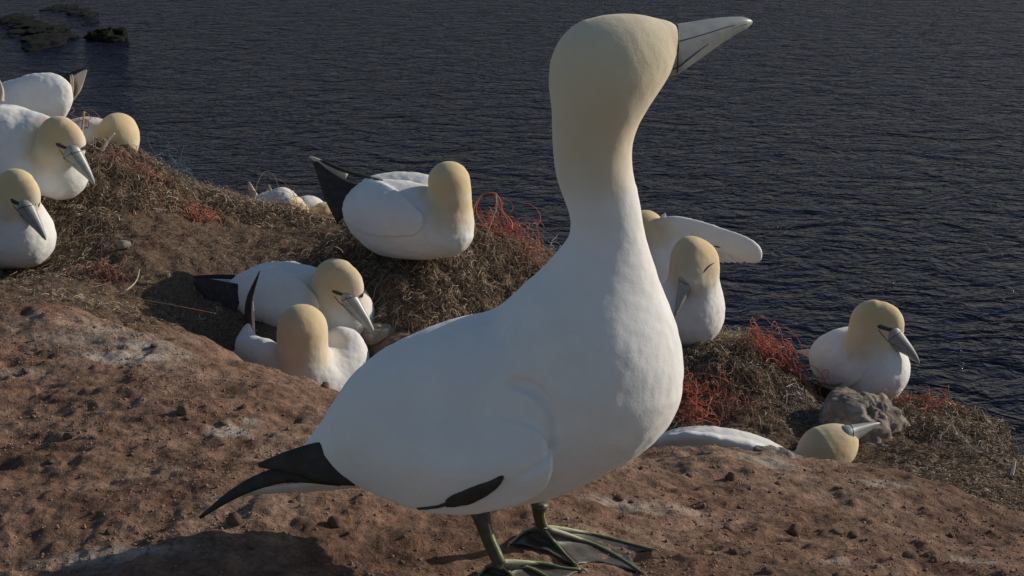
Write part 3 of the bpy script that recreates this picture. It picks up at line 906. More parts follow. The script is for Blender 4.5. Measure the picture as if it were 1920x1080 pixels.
b = sitting('gannet behind the big one, one wing half spread to the right', 4.35, (1235,600))
b.limb([(1212,540,.0,50),(1225,500,.0,52),(1222,465,.0,42),(1210,430,.0,36)], .05)
b.limb([(1215,545,.0,58),(1170,525,.03,50),(1125,500,.04,34),(1085,476,.05,16)], .03)
b.limb([(1236,462,-.02,44),(1256,440,-.03,37),(1298,436,-.04,27),(1342,446,-.05,23),(1386,461,-.06,23),(1406,473,-.06,20),(1415,484,-.06,10)], .05, flat=.34, nrm=(.2,1,.25), join=.012)
b.limb([(1330,468,-.02,14),(1370,474,-.02,12),(1400,480,-.03,9)], .01, flat=.3, nrm=(.1,1,.2), join=.004)
b.limb([(1250,470,-.04,26),(1240,510,-.04,34)], .02, flat=.5, nrm=(.3,1,0), join=.01)
b.buff((1210,425,0,52)).body(seed=13)
for i in range(6):
    b.blade('secondary_feather', [(1296 + 19 * i, 455 + 3 * i, -.02 - .005 * i, 9), (1322 + 16 * i, 476 + 2 * i, -.02 - .005 * i, 8), (1346 + 12 * i, 491, -.02 - .005 * i, 3)], 'white_feather', .16)
b.blade('scapular_feather', [(1240,420,-.03,8),(1244,408,-.03,6),(1247,399,-.03,1)], 'white_feather', .3)
b.blade('primary_or_shade', [(1338,462,-.055,1),(1348,461,-.055,3.5),(1362,463,-.055,1)], 'black_feather', .2)  # no feather: black blade stands in for shade in the gap between wing layers
b.blade('tail', [(1080,470,.05,14),(1055,476,.1,9),(1034,482,.14,2)], 'white_feather', .3)
b.bill((1200,448,-.05),(1180,478,-.12),15)

b = sitting('gannet lying behind the soil ridge, only head, raised bill and back showing', 3.36, (1380,930))
b.limb([(1215,862,.06,38),(1300,868,.03,68),(1390,893,.0,80),(1455,915,-.02,72)], .06)
b.limb([(1450,912,-.02,62),(1505,905,-.02,50),(1532,875,-.02,46),(1542,856,-.02,44)], .02)
b.limb([(1545,846,-.02,48),(1566,836,-.012,40),(1580,827,-.005,26)], .012)
b.limb([(1215,838,.03,18),(1300,822,-.02,26),(1400,842,-.03,34)], .02, flat=.5, nrm=(.2,.5,.8), join=.01)
b.buff((1550,845,-.02,74),(1535,880,-.02,60)).body(0.0038, seed=14)
b.bill((1587,818,-.018),(1650,792,.03),20, droop=.02, flare=.1)

b = sitting('gannet in the hollow seen from behind its yellow nape, black wing tip upright', 3.60, (560,770))
b.limb([(462,690,.05,40),(530,735,.02,70),(600,728,.0,68),(628,712,.02,56)], .05)
b.limb([(588,728,-.02,66),(575,690,-.04,50),(568,650,-.05,45),(567,617,-.05,47)], .05, join=.035)
b.limb([(636,735,.0,52),(648,695,.02,46),(650,655,.05,40),(640,645,.05,32)], .03, flat=.7, nrm=(.4,.9,.2), join=.03)
b.limb([(505,672,-.01,34),(470,655,.03,28),(463,628,.05,12),(466,610,.05,4)], .02, flat=.7, nrm=(.2,1,.1), join=.012)
b.buff((567,612,-.05,66),(568,655,-.05,52)).body(0.0038, seed=15)
b.blade('wing_tip', [(474,640,.055,4),(466,600,.055,6.5),(468,560,.056,6),(487,508,.058,1)], 'black_feather', .3)
b.blade('feather_edge', [(477,640,.050,2.5),(474,590,.050,2.8),(474,565,.052,1.2)], 'pink_feather', .4)
b.bill((575,628,.06),(600,640,.14),14)

b = sitting('sitting gannet on bare soil with bent head, black tail stretched to the left', 3.85, (580,655))
b.limb([(468,560,.06,50),(520,558,.04,66),(590,582,.01,76),(640,606,-.04,62)], .05)
b.limb([(648,602,-.05,60),(634,562,-.07,50),(628,545,-.08,41)], .025)
b.limb([(632,530,-.09,47),(643,538,-.10,39),(647,550,-.11,28)], .02, flat=.68, nrm=(.3,1,.1), join=.012)
b.pad([(456,553,48),(515,560,60),(566,566,36)], .014, (-.1,1,-.2), -1, (560,620))
b.limb([(470,528,.14,30),(540,524,.14,40),(590,545,.10,34)], .03, flat=.5, nrm=(0,.6,-.8), join=.012)
b.buff((633,524,-.08,62),(618,552,-.07,46)).body(seed=16)
b.bill((647,557,-.118),(707,629,-.152),22, droop=.05).face([(622,545,1.5),(630,548,4),(642,552,4),(664,556,2)], (632,547), 3, [(626,554,.8),(636,567,1.2),(648,576,.8)])
b.blade('wing_tip', [(448,572,-.03,40),(418,556,-.02,30),(388,538,.0,17),(364,526,.02,5)], 'black_feather', .16)
b.blade('wing_tip', [(440,519,.06,4),(390,519,.07,4),(318,523,.09,1)], 'black_feather', .4)
b.blade('tail', [(430,545,.05,22),(370,538,.06,16),(338,526,.07,5)], 'white_feather', .2)
b.patch('primary_or_shade', [(492,621,1.5),(505,621,3),(522,624,2)], 'black_feather', .003)

b = sitting('gannet on the high weed nest, head turned away, black tail raised left', 3.97, (770,485))
b.limb([(690,392,.05,50),(735,408,.02,72),(795,418,-.01,68),(832,424,-.04,54)], .05)
b.limb([(838,428,-.05,50),(846,392,-.05,38),(842,342,-.05,40)], .05, join=.02)
b.pad([(664,372,48),(712,392,48),(762,410,28)], .014, (-.1,1,-.2), -1, (385,450))
b.limb([(700,350,.11,24),(745,350,.12,30),(790,358,.11,36)], .03, flat=.55, nrm=(0,.7,-.7), join=.012)
b.buff((842,338,-.05,60),(842,385,-.055,52),(836,412,-.08,34)).body(seed=17)
b.blade('wing_tip', [(662,385,.0,46),(634,360,.02,30),(608,328,.04,14),(590,304,.05,4)], 'black_feather', .12)
b.blade('tail', [(650,330,.06,8),(615,312,.07,7),(580,293,.08,2)], 'pink_feather', .4)
b.blade('wing_tip', [(700,335,.03,2),(650,322,.04,3),(612,306,.05,3),(600,300,.055,1)], 'black_feather', .5)
b.patch('primary_or_shade', [(690,330,1),(705,335,2),(718,338,.8)], 'black_feather', .001)
b.bill((862,352,.05),(900,385,.12),13) if False else b.bill((848,350,.04),(862,372,.15),12)

b = sitting('nearer of the two sitting gannets at the left edge, bill resting on its breast', 4.02, (30,503))
b.limb([(-90,420,.12,62),(-30,432,.05,72),(30,440,-.02,62),(44,444,-.04,57)], .05)
b.limb([(38,430,-.03,52),(30,390,-.06,44),(28,372,-.08,38)], .025)
b.limb([(33,358,-.08,43),(40,366,-.085,36),(42,378,-.09,27)], .02, flat=.68, nrm=(.35,1,.1), join=.012)
b.buff((30,352,-.08,58),(14,380,-.06,46)).body(seed=18)
b.bill((43,386,-.106),(88,448,-.125),21, droop=.04).face([(20,372,1.5),(26,378,5),(38,382,3.5),(56,382,1.5)], (26,376), 3, [(24,384,.8),(34,396,1.2),(44,406,.8)])

b = sitting('farther sitting gannet at the left edge, long bill pointing down over the weed', 4.26, (90,370))
b.limb([(-110,300,.14,62),(-50,285,.10,72),(20,278,.06,80),(60,300,.02,64),(112,326,-.02,44)], .06)
b.limb([(120,325,-.03,46),(106,290,-.05,43),(108,275,-.07,38)], .025)
b.limb([(113,260,-.07,43),(124,267,-.075,37),(132,280,-.08,26)], .02, flat=.68, nrm=(.3,1,.1), join=.012)
b.limb([(10,240,-.01,42),(70,250,-.02,38),(90,270,-.02,24)], .03, flat=.5, nrm=(0,.8,-.6), join=.012)
b.limb([(-30,240,-.01,44),(0,232,-.02,34),(20,236,-.02,16)], .03, flat=.5, nrm=(0,.8,-.6), join=.012)
b.buff((110,252,-.07,58),(94,280,-.06,48)).body(seed=19)
b.bill((133,287,-.097),(179,344,-.115),21, droop=.04).face([(104,269,1.5),(112,273,4.5),(126,278,3.5),(146,279,1.5)], (112,271), 3, [(110,278,.8),(120,292,1.2),(132,304,.8)])

b = sitting('white rump of a gannet facing away at the top left, tail up', 4.75, (60,230))
b.limb([(-30,205,.05,44),(20,200,.04,46),(55,195,.0,50),(88,190,-.02,42)], .05)
b.limb([(60,180,-.05,40),(98,178,-.05,38),(100,205,-.05,26)], .02, flat=.55, nrm=(.1,1,-.3), join=.008)
b.limb([(10,190,.06,38),(50,180,.07,36)], .02, flat=.55, nrm=(0,.7,-.7), join=.010)
b.body(rough=.002, seed=20)
b.blade('wing_tip', [(112,170,-.02,26),(125,165,-.02,22),(134,150,-.02,10)], 'black_feather', .2)
b.blade('wing_tip', [(120,150,.02,8),(140,140,.02,7),(163,127,.02,1.5)], 'black_feather', .3)
b.blade('tail', [(125,185,-.01,12),(138,163,-.01,15),(150,146,-.01,10),(162,131,-.01,2)], 'pink_feather', .2)
b.blade('wing_tip', [(134,140,-.03,3),(135,165,-.03,4),(131,195,-.03,1.5)], 'shaft', .4)

b = sitting('gannet behind the left weed nest, yellow head bowed over the rim', 4.90, (180,290))
b.limb([(120,270,.12,36),(165,262,.10,42),(195,268,.04,40)], .05)
b.limb([(212,272,.0,34),(222,250,-.02,35)], .03)
b.limb([(222,249,-.02,35),(232,262,-.03,27),(242,278,-.04,15)], .02)
b.buff((222,248,-.02,56)).body(seed=21)
b.bill((243,284,-.045),(262,322,-.06),11, droop=.04).patch('face_mask', [(220,268,1),(228,272,2.5),(238,275,1)], 'mask', .001)

b = sitting('small distant gannet with ruffled back, preening beyond the crest', 5.55, (520,395))
b.limb([(488,382,.0,14),(515,380,.0,23),(548,392,-.02,24)], .03)
b.limb([(500,375,-.03,16),(530,372,-.03,20),(545,382,-.03,16)], .02, flat=.5, nrm=(0,.7,-.7), join=.006)
b.limb([(545,388,-.06,17),(562,396,-.06,17)], .012)
b.buff((556,393,-.06,28)).body(0.0048, rough=.0035, seed=22)
b.blade('tail', [(478,372,.0,8),(471,356,.0,6),(466,341,.0,2)], 'pink_feather', .3)
b.blade('wing_tip', [(508,362,.0,3),(506,354,.0,2.5),(504,347,.0,1)], 'pink_feather', .4)

b = sitting('small distant gannet beyond the crest, yellow head beside the weed nest', 5.6, (580,415))
b.limb([(560,392,.05,20),(580,396,.04,28),(595,408,.02,26)], .03)
b.limb([(598,415,-.02,24),(608,402,-.05,22),(620,408,-.06,16)], .012)
b.buff((612,402,-.05,38)).body(0.0048, seed=23)
b.bill((626,416,-.05),(648,436,-.07),8)
# ------------------------------------------------------------------ stones, nests, twine, sticks
def lump(seed, nu=20, nv=12, rough=0.25, facet=0.0):
    th = np.linspace(0, math.pi, nv); ph = np.linspace(0, 2 * math.pi, nu, endpoint=False)
    d = np.array([(math.sin(t) * math.cos(p), math.sin(t) * math.sin(p), math.cos(t)) for t in th for p in ph])
    r = 1 + rough * (vnoise3(d * 1.3 + seed * 3.7, seed) + 0.6 * vnoise3(d * 2.9 + 5, seed + 1) + 0.35 * vnoise3(d * 6.1, seed + 2) + 0.2 * vnoise3(d * 13, seed + 4))
    if facet:
        g = np.random.default_rng(seed)
        for _ in range(9):
            nrm = unit(g.normal(size=3)); lim = g.uniform(0.72, 0.95)
            r = np.minimum(r, np.where(d @ nrm > 0.2, lim / np.maximum(d @ nrm, 0.2), 9) * (1 - facet) + r * facet)
    V = d * r[:, None]
    Fc = [(i * nu + j, i * nu + (j + 1) % nu, (i + 1) * nu + (j + 1) % nu, (i + 1) * nu + j) for i in range(nv - 1) for j in range(nu)]
    return V, [f[::-1] for f in Fc]

def rock(name, label, px, py, d, size, mat, seed, rot=0.0, facet=0.4, res=(72, 44), rough=.22, group=None, cat='rock'):
    c = at(px, py, d); V, Fc = lump(seed, res[0], res[1], rough, facet)
    V = V * np.array(size)
    ca, sa = math.cos(rot), math.sin(rot)
    V = np.stack([V[:, 0] * ca - V[:, 2] * sa, V[:, 1], V[:, 0] * sa + V[:, 2] * ca], -1)
    o = link(name, new_mesh(name, V, Fc), M[mat]); o.location = tuple(c)
    return tag(o, label, cat, group)

rock('rock', 'large grey lichened rock behind the lying bird at the right', 1607, 806, 3.78, (.120, .09, .112), 'rock', 4, -.25, .35, (110, 70), .26)
rock('rock', 'brown rounded stone at the foot of the large grey rock', 1640, 868, 3.70, (.060, .06, .065), 'rock', 9, .3, .3, (80, 50))
rock('rock', 'buff stone beside the breast of the bird with the black tail', 722, 634, 3.95, (.068, .06, .040), 'pale_rock', 5, -.2, .3)
rock('rock', 'long whitewashed rock in the weed left of the distant birds', 415, 402, 4.95, (.085, .06, .050), 'pale_rock', 6, -.5, .3)
rock('rock', 'small whitish stone in front of the distant birds', 505, 438, 4.65, (.062, .05, .026), 'pale_rock', 7, 0, .3)
rock('rock', 'knobbly whitewashed lump on the ridge before the lying bird', 1465, 868, 2.46, (.050, .04, .022), 'rock', 8, -.25, .45)
rock('rock', 'pale stone half buried near the lower left corner of the weed', 232, 458, 4.12, (.020, .018, .013), 'pale_rock', 12, 0, .3, (30, 18))
rock('rock', 'small white stone in the weed under the raised tail', 960, 528, 4.2, (.022, .018, .014), 'pale_rock', 13, 0, .3, (30, 18))
rock('rock', 'thin pale stone on the cliff edge at the far right', 1870, 868, 3.62, (.030, .02, .012), 'pale_rock', 14, -.4, .3, (30, 18))

# loose clods on the bare ground: pieces of the ground
clod_me = []
for k in range(8):
    V, Fc = lump(40 + k, 12, 8, .34, .4)
    me = new_mesh('clod', V, Fc); me.materials.append(M['clod']); clod_me.append(me)
cnt = 0
ridge_px = np.array([(0,574),(160,592),(340,652),(640,744),(900,810),(1230,838),(1400,838),(1560,887),(1760,937),(1920,987)])
while cnt < 85:
    px = rng.uniform(0, 1920); lo_ = np.interp(px, ridge_px[:, 0], ridge_px[:, 1]) + 8
    py = rng.uniform(lo_, 1085)
    g = ground_hit(px, py, 1.4, 3.0)
    s = 0.0024 + 0.0055 * rng.random() ** 2.4
    o = bpy.data.objects.new('clod', clod_me[cnt % 8]); C.objects.link(o); o.parent = ground
    o.location = (g[0], g[1], g[2] + s * 0.25)
    o.scale = (s * rng.uniform(.9, 1.6), s * rng.uniform(.9, 1.5), s * rng.uniform(.45, .75))
    o.rotation_euler = (rng.uniform(-.4, .4), rng.uniform(-.4, .4), rng.uniform(0, 6.28))
    cnt += 1
for px, py, s in [(628,986,.011),(205,1003,.006),(440,985,.010),(905,660,.012),(345,778,.012),(610,728,.008),(1490,1000,.010),(1370,900,.009)]:
    g = ground_hit(px, py, 1.4, 4.5)
    o = bpy.data.objects.new('clod', clod_me[int(px) % 8]); C.objects.link(o); o.parent = ground
    o.location = (g[0], g[1], g[2] + s * 0.4); o.scale = (s, s * .8, s * .9); o.rotation_euler = (.3, .2, px)

def crumbs(n):
    """fine soil crumbs, far too many to count"""
    Y = 1.25 + 1.6 * rng.random(n) ** 1.1; t = rng.uniform(-.40, .40, n); X = Y * t
    dens = vnoise2(X * 9, Y * 9, 201) + 0.6 * vnoise2(X * 25, Y * 25, 203)
    keep = dens > rng.uniform(-.9, .9, n); X, Y = X[keep], Y[keep]; m = len(X)
    Z = ground_z(X, Y)
    s = 0.0008 + 0.0019 * rng.random(m) ** 3
    oct_ = np.array([(1, 0, 0), (-1, 0, 0), (0, 1, 0), (0, -1, 0), (0, 0, 1), (0, 0, -1)], float)
    tri = np.array([(0, 2, 4), (2, 1, 4), (1, 3, 4), (3, 0, 4), (2, 0, 5), (1, 2, 5), (3, 1, 5), (0, 3, 5)])
    V = oct_[None] * s[:, None, None] * rng.uniform(.6, 1.5, (m, 6, 1)) + np.stack([X, Y, Z + s * .3], -1)[:, None, :]
    a = rng.uniform(0, 6.28, m)
    rel = V - np.stack([X, Y, Z], -1)[:, None, :]
    V[..., 0] = X[:, None] + rel[..., 0] * np.cos(a)[:, None] - rel[..., 1] * np.sin(a)[:, None]
    V[..., 1] = Y[:, None] + rel[..., 0] * np.sin(a)[:, None] + rel[..., 1] * np.cos(a)[:, None]
    T = (tri[None] + (np.arange(m) * 6)[:, None, None]).reshape(-1, 3)
    o = link('crumbs', new_mesh('crumbs', V.reshape(-1, 3), T), M['clod'], ground)
    o['kind'] = 'stuff'
crumbs(26000)

def ribbons(name, P, width, tone, mat, parent=None):
    """P: (n, m, 3) centre lines; thin ribbons with a random twist"""
    n_, m_, _ = P.shape
    tg = np.gradient(P, axis=1); tg /= np.linalg.norm(tg, axis=2, keepdims=True) + 1e-9
    r = rng.normal(size=(n_, 1, 3)) + rng.normal(size=(n_, m_, 3)) * 0.15
    w = np.cross(tg, r); w /= np.linalg.norm(w, axis=2, keepdims=True) + 1e-9
    ww = (width[:, None] * np.linspace(1, .5, m_)[None])[..., None]
    V = np.stack([P - w * ww, P + w * ww], 2).reshape(-1, 3)
    base = (np.arange(n_) * m_ * 2)[:, None] + (np.arange(m_ - 1) * 2)[None]
    Q = np.stack([base, base + 1, base + 3, base + 2], -1).reshape(-1, 4)
    me = new_mesh(name, V, Q)
    a = me.attributes.new('tone', 'FLOAT', 'POINT')
    a.data.foreach_set('value', np.repeat(tone, m_ * 2).astype(np.float32))
    return link(name, me, M[mat], parent)

def grow(X, Y, length, lift, seg=6, curl=0.9, zf=None, rise=0.25):
    """strands that start on the ground and wander over it"""
    m = len(X); a = rng.uniform(0, 6.28, m); da = rng.normal(0, curl, m)
    P = np.zeros((m, seg, 3)); x, y = X.copy(), Y.copy()
    el = np.abs(rng.normal(0, rise, m)); up = np.zeros(m)
    for i in range(seg):
        P[:, i, 0] = x; P[:, i, 1] = y; P[:, i, 2] = up
        st = length / (seg - 1)
        x = x + st * np.cos(a) * np.cos(el); y = y + st * np.sin(a) * np.cos(el); up = np.maximum(up + st * np.sin(el), -0.002)
        a = a + da + rng.normal(0, .35, m); el = el - rng.uniform(.0, .5, m)
    Z = (zf or ground_z)(P[..., 0].ravel(), P[..., 1].ravel()).reshape(m, seg)
    P[..., 2] += Z + lift[:, None]
    return P

# dead weed all over the slope beyond the ridge
def weed(n):
    t = rng.uniform(-.40, .40, n); yc = crest_y(t); Y = rng.uniform(2.35, 1, n) if False else 2.3 + (yc + .06 - 2.3) * rng.random(n) ** .85
    X = Y * t
    k = (veg_mask(X, Y) > rng.uniform(.25, .95, n)) & (vnoise2(X * 6, Y * 6, 301) + .5 * vnoise2(X * 17, Y * 17, 303) > rng.uniform(-1.1, .6, n))
    X, Y = X[k], Y[k]; m = len(X)
    tone = np.clip(rng.beta(1.6, 2.4, m) + .06 + .25 * vnoise2(X * 5, Y * 5, 305), 0, 1)
    P = grow(X, Y, rng.uniform(.010, .040, m), rng.uniform(0, .006, m) ** 1.0)
    o = ribbons('dry_weed', P, rng.uniform(.0004, .0010, m), tone, 'strand')
    tag(o, 'dry brown seaweed and grass strewn over the slope between the nests', 'seaweed', kind='stuff')
weed(80000)

NESTS = []
def nest(label, px, py, rx, ry, h, count, seed, cup=0.45, yoff=0.0, tone0=0.0, d0=2.6):
    c = ground_hit(px, py, d0); cx, cy = c[0], c[1] + yoff
    def dome(x, y):
        q = ((x - cx) / rx) ** 2 + ((y - cy) / ry) ** 2
        q = q * (1 + .25 * vnoise2(x * 9, y * 9, seed))
        s = np.clip(1 - q, 0, 1) ** .9
        return h * s * (1 - cup * np.exp(-q * 6)) * (1 + .35 * vnoise2(x * 22, y * 22, seed + 1) + .25 * vnoise2(x * 60, y * 60, seed + 2)) - .006 * sstep(.8, 1.1, q)
    zf = lambda x, y: ground_z(x, y) + dome(np.asarray(x), np.asarray(y))
    nr, na = 34, 96
    rr = np.linspace(0, 1.06, nr)[:, None]; aa = np.linspace(0, 2 * math.pi, na, endpoint=False)[None]
    X = cx + rr * rx * np.cos(aa); Y = cy + rr * ry * np.sin(aa)
    Z = zf(X.ravel(), Y.ravel()).reshape(X.shape)
    idx = np.arange(nr * na).reshape(nr, na)
    q = np.stack([idx[:-1], np.roll(idx[:-1], -1, 1), np.roll(idx[1:], -1, 1), idx[1:]], -1).reshape(-1, 4)[:, ::-1]
    root = empty('nest', (cx, cy, float(zf(np.array([cx]), np.array([cy]))[0])))
    tag(root, label, 'nest', 'seaweed nests')
    off = np.array(root.location)
    me = new_mesh('mound', np.stack([X, Y, Z], -1).reshape(-1, 3) - off, q)
    for nm, val in (('veg', 1.0), ('guano', 0.0)):
        a = me.attributes.new(nm, 'FLOAT', 'POINT'); a.data.foreach_set('value', np.full(nr * na, val, np.float32))
    link('mound', me, M['soil'], root)
    r_ = np.sqrt(rng.random(count)) * 1.05; a_ = rng.uniform(0, 6.28, count)
    x = cx + r_ * rx * np.cos(a_); y = cy + r_ * ry * np.sin(a_)
    P = grow(x, y, rng.uniform(.018, .080, count), rng.uniform(0, .010, count), 7, .8, zf, .35)
    o = ribbons('strands', P - off, rng.uniform(.0006, .0014, count), np.clip(rng.beta(1.7, 2.3, count) + tone0, 0, 1), 'strand', root)
    o['kind'] = 'stuff'
    NESTS.append(zf)
    return zf
nz_mid = nest('tall seaweed nest under the bird with the raised black tail', 790, 500, .36, .30, .045, 6500, 401, .55, .02)
nz_left = nest('big seaweed nest mound in front of the bowed yellow head at the left', 235, 330, .26, .30, .050, 6500, 411, .2, .0)
nz_edge = nest('trampled seaweed nest under the nearer bird at the left edge', 60, 490, .24, .22, .022, 3200, 421, .6, .05)
nz_or = nest('seaweed nest tangled with orange net under the standing bird', 1385, 700, .20, .20, .050, 4200, 431, .1, .02, .05)
nz_rt = nest('low seaweed nest on the cliff edge below the right bird', 1740, 790, .20, .18, .022, 2600, 441, .3, .0, .08)
nz_far = nest('far seaweed nest in front of the two small distant birds', 500, 405, .26, .18, .030, 2600, 451, .2, .0)

def tangle(label, px, py, spread, n_, mat, zf=None, height=.03, thick=.0011, loop=.03, d0=2.6, steps=60, seed=0, lift=0.0, group='tangled net twine'):
    g = np.random.default_rng(seed + 5000)
    c = ground_hit(px, py, d0); zf = zf or ground_z
    z0 = float(zf(np.array([c[0]]), np.array([c[1]]))[0])
    parts = []
    for k in range(n_):
        p = np.array([g.normal(0, spread[0] * .5), g.normal(0, spread[1] * .5), g.uniform(0, height)])
        d = unit(g.normal(size=3) * np.array([1, 1, .6])); w = g.normal(size=3) / loop
        st = .0055; pts = []
        for i in range(int(steps * g.uniform(.5, 1.2))):
            pts.append(p.copy())
            d = unit(d + np.cross(w, d) * st - st * 9 * np.array([p[0] / spread[0], p[1] / spread[1], (p[2] - height * .4) / max(height, .01)]) * .8)
            w = w + g.normal(size=3) * (.30 / loop) ; w *= .96
            if np.linalg.norm(w) > 1.6 / loop: w *= 1.6 / loop / np.linalg.norm(w)
            p = p + d * st
        pts = np.array(pts); pts[:, 0] += c[0]; pts[:, 1] += c[1]
        gz = zf(pts[:, 0], pts[:, 1]); gz = np.minimum(gz, z0 + .06); gz = .25 * gz + .75 * np.convolve(np.pad(gz, 4, 'edge'), np.ones(9) / 9, 'valid')
        pts[:, 2] = gz + np.maximum(pts[:, 2], -.001) + lift + .001
        if len(pts) < 4: continue
        parts.append(tube(pts, thick * g.uniform(.5, .95), 5))
    V, Fc = merge(parts)
    off = np.array([c[0], c[1], z0])
    o = link('rope_tangle', new_mesh('rope_tangle', V - off, Fc), M[mat]); o.location = tuple(off)
    return tag(o, label, 'rope', group)

def cord(name, label, pts, r, mat, cat, group=None, n_=40, taper=1.0, sides=8):
    P = smooth_path([at(*q) for q in pts], n_); off = P[0]
    v, fc = tube(P - off, r * np.linspace(1, taper, n_), sides)
    o = link(name, new_mesh(name, v, fc), M[mat]); o.location = tuple(off)
    return tag(o, label, cat, group)

tangle('orange net twine trailing down behind the bird on the tall nest', 945, 455, (.07, .07), 46, 'orange', nz_mid, .055, .0012, .022, seed=1)
tangle('faded pink twine spilling down the slope beside the big bird', 1000, 520, (.05, .06), 22, 'pinkrope', nz_mid, .02, .0010, .02, seed=2)
tangle('bright orange net mass on the nest left of the right bird', 1455, 705, (.085, .07), 75, 'orange', nz_or, .04, .0013, .022, seed=3)
tangle('orange twine hanging in the gap beside the white breast', 1290, 760, (.045, .05), 34, 'orange', None, .04, .0012, .020, seed=4, lift=.01)
tangle('dull red twine along the foot of the orange netted nest', 1370, 760, (.08, .05), 28, 'pinkrope', nz_or, .02, .0011, .02, seed=5)
tangle('orange and rusty twine below the bill of the right bird', 1735, 775, (.075, .05), 26, 'orange', nz_rt, .014, .0009, .03, seed=6)
tangle('red twine heap on top of the left weed nest', 270, 345, (.07, .06), 30, 'pinkrope', nz_left, .015, .0013, .025, seed=7)
tangle('blue twine wisps on the crest of the left nest', 345, 352, (.045, .05), 16, 'blue', nz_left, .045, .0009, .022, seed=8)
tangle('rusty red knot of twine on the slope of the left nest', 375, 410, (.03, .05), 18, 'orange', nz_left, .015, .0012, .018, seed=9)
tangle('pink twine wad behind the upright stick at the left', 178, 268, (.05, .04), 40, 'pinkrope', nz_left, .05, .0015, .018, d0=4.2, seed=10)
tangle('dark red twine clump in the weed under the left birds', 200, 520, (.05, .05), 22, 'pinkrope', None, .02, .0013, .022, seed=11)
tangle('small blue plastic wisps under the orange net', 1520, 790, (.02, .03), 9, 'blue', None, .02, .0010, .02, seed=12)
tangle('tiny scrap of red twine on the bare ridge at the left', 106, 626, (.012, .012), 5, 'orange', None, .012, .0007, .012, steps=18, seed=13)
tangle('grey twine curls on the far right cliff edge', 1840, 850, (.09, .05), 16, 'grey_rope', nz_rt, .03, .0008, .035, seed=14)
tangle('thin rusty fibres around the distant nest', 570, 420, (.10, .06), 18, 'pinkrope', nz_far, .02, .0011, .03, seed=15)
tangle('loose grey fibres on the shoulder of the tall nest', 1015, 470, (.05, .04), 16, 'grey_rope', nz_mid, .04, .0007, .03, seed=16)

cord('rope', 'thick orange loop of net rope standing up behind the tall nest', [(896,440,4.3),(886,405,4.3),(897,372,4.31),(918,362,4.32),(936,372,4.32),(941,395,4.33),(958,415,4.32),(960,430,4.30)], .0028, 'orange', 'rope')
cord('rope', 'inner orange strand of the standing rope loop', [(905,420,4.29),(893,395,4.29),(903,366,4.30),(930,363,4.31),(934,385,4.31),(948,408,4.31),(962,432,4.29)], .0016, 'orange', 'rope')
cord('rope', 'pale string hanging inside the orange rope loop', [(930,365,4.29),(931,390,4.28),(922,415,4.27),(912,445,4.25)], .0012, 'grey_rope', 'rope')
cord('stick', 'upright brown stick behind the head of the left bird', [(151,282,4.75),(154,245,4.76),(158,209,4.77)], .0042, 'twig', 'stick', taper=.8)
cord('quill', 'white feather quill stuck beside the bowed yellow head', [(193,281,4.7),(203,264,4.69),(215,250,4.68)], .0040, 'white_feather', 'feather', taper=.5)
cord('stick', 'thin stick lying across the left nest rim', [(170,278,4.72),(210,281,4.70),(252,279,4.70)], .0016, 'twig', 'stick')
cord('stick', 'pale curved stem on the slope left of the black tail', [(215,552,3.55),(238,543,3.55),(255,527,3.58),(262,505,3.62)], .0022, 'pale_twig', 'stick', taper=.6)
cord('stick', 'long dark stalk lying across the slope below the pale stem', [(225,556,3.5),(290,566,3.48),(350,577,3.46),(405,588,3.46)], .0012, 'twig', 'stick', taper=.6)
cord('stick', 'bleached root along the stones by the distant nest', [(412,418,4.72),(440,421,4.70),(462,428,4.69),(490,425,4.68)], .0032, 'pale_twig', 'stick', taper=.7)
cord('stalk', 'thin wiry stalk arching against the sea beyond the distant birds', [(478,378,5.2),(482,345,5.22),(497,322,5.24),(514,330,5.25),(524,352,5.24),(545,362,5.2)], .0010, 'twig', 'stick', taper=.6)
cord('stalk', 'dark looping stalk before the distant white bird', [(447,372,5.1),(463,358,5.1),(479,360,5.1),(476,376,5.08),(470,392,5.0),(461,404,4.95)], .0020, 'twig', 'stick')
cord('rope', 'rusty loop of cord beside the distant yellow head', [(590,420,4.9),(610,412,4.88),(622,402,4.87),(622,410,4.86),(600,424,4.84)], .0018, 'orange', 'rope')
cord('stalk', 'fine wire of twine sticking up from the left nest', [(275,322,4.85),(276,300,4.86),(280,285,4.87)], .0012, 'pinkrope', 'stick')
cord('stalk', 'hair-thin blue fibre rising over the left nest', [(330,330,4.9),(338,300,4.92),(344,275,4.93)], .0007, 'blue', 'stick')
cord('feather', 'small white feather standing at the right frame edge', [(1896,893,3.45),(1900,880,3.45),(1903,866,3.45)], .0050, 'white_feather', 'feather', taper=.5)
cord('straw', 'yellow straw on the soil at the lower left', [(186,1008,1.78),(200,1000,1.785),(210,995,1.79)], .0012, 'pale_twig', 'straw')
cord('straw', 'short upright straw under the tail of the big bird', [(679,946,1.84),(682,936,1.842)], .0011, 'pale_twig', 'straw')
cord('rope', 'red thread curving over the right nest to the sea', [(1685,745,4.0),(1715,748,3.98),(1745,762,3.95),(1765,790,3.9)], .0014, 'orange', 'rope')
cord('stalk', 'thin grey fibre arching at the cliff edge right of the right bird', [(1740,765,4.0),(1752,752,4.0),(1768,762,4.0),(1770,785,3.98)], .0008, 'grey_rope', 'stick')
cord('feather', 'dark buff-edged feather at the left edge of the frame, top', [(2,190,4.6),(4,170,4.6),(-1,150,4.6)], .010, 'shaft', 'feather', taper=.2)

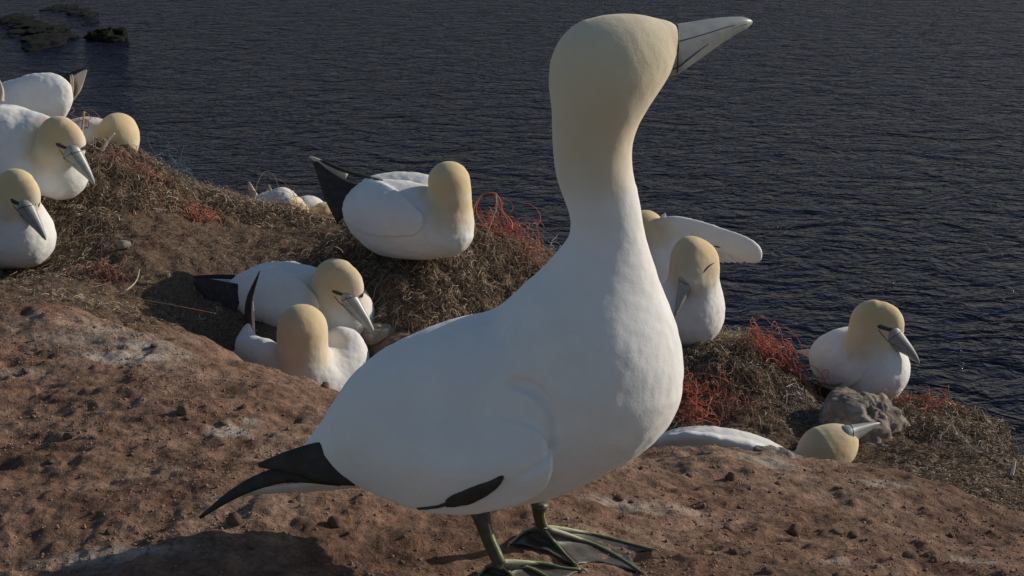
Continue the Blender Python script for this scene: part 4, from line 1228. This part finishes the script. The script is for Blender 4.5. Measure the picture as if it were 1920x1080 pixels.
# tufts of drier grass standing on the orange nest
def tuft(label, px, py, spread, n_, zf, length, tone, d0=2.6):
    c = ground_hit(px, py, d0)
    X = c[0] + rng.normal(0, spread[0], n_); Y = c[1] + rng.normal(0, spread[1], n_)
    P = grow(X, Y, rng.uniform(.5, 1.1, n_) * length, np.zeros(n_), 7, .35, zf, .9)
    off = c
    o = ribbons('grass_tuft', P - off, rng.uniform(.0005, .0010, n_), np.clip(rng.normal(tone, .18, n_), 0, 1), 'strand')
    o.location = tuple(off)
    tag(o, label, 'grass', kind='stuff')
tuft('fine dry grass on top of the orange netted nest', 1370, 655, (.05, .05), 900, nz_or, .055, .75)
tuft('fine dry grass on the shoulder of the tall nest', 920, 470, (.06, .05), 600, nz_mid, .05, .55)
tuft('wispy dry grass on the crest of the left nest', 300, 350, (.09, .08), 900, nz_left, .05, .6)
tuft('wispy dry grass along the right cliff edge', 1800, 820, (.10, .05), 700, nz_rt, .045, .6)

# ------------------------------------------------------------------ weed-covered rocks in the sea
def sea_at(px, py):
    v = (540 - py) / F; k = -math.sin(PITCH) + v * math.cos(PITCH)
    return at(px, py, (SEA_Z - HC) / k)
def sea_rock(label, pieces, seed):
    parts = []; c0 = sea_at(*pieces[0][:2])
    for i, (px, py, sx, sy, sz) in enumerate(pieces):
        c = sea_at(px, py); V, Fc = lump(seed + i, 60, 36, .62, .6)
        parts.append((V * np.array([sx, sy, sz]) + c - c0, Fc))
    V, Fc = merge(parts)
    o = link('sea_rock', new_mesh('sea_rock', V, Fc), M['sea_rock']); o.location = tuple(c0)
    tag(o, label, 'rock', 'weedy rocks in the sea')
sea_rock('dark block of rock in the sea at the top left, the rightmost', [(208, 72, 4.2, 5, 2.6), (185, 74, 3.0, 4, 1.6)], 60)
sea_rock('weedy reef in the sea at the top left corner', [(20, 38, 4.0, 10, .9), (50, 50, 4.5, 10, 1.0), (72, 60, 4.0, 9, 1.0), (35, 62, 3.0, 8, .5)], 70)
sea_rock('low weedy reef between the corner reef and the dark block', [(88, 80, 4.0, 9, 1.0), (112, 72, 3.0, 8, .9), (102, 58, 3.0, 8, .8), (70, 72, 3.2, 8, .6)], 80)
sea_rock('thin line of awash rocks beyond the sea reefs', [(105, 14, 2.6, 8, .35), (125, 16, 2.2, 8, .4), (150, 22, 2.2, 8, .5), (165, 30, 1.6, 8, .5), (172, 42, 1.2, 6, .3)], 90)
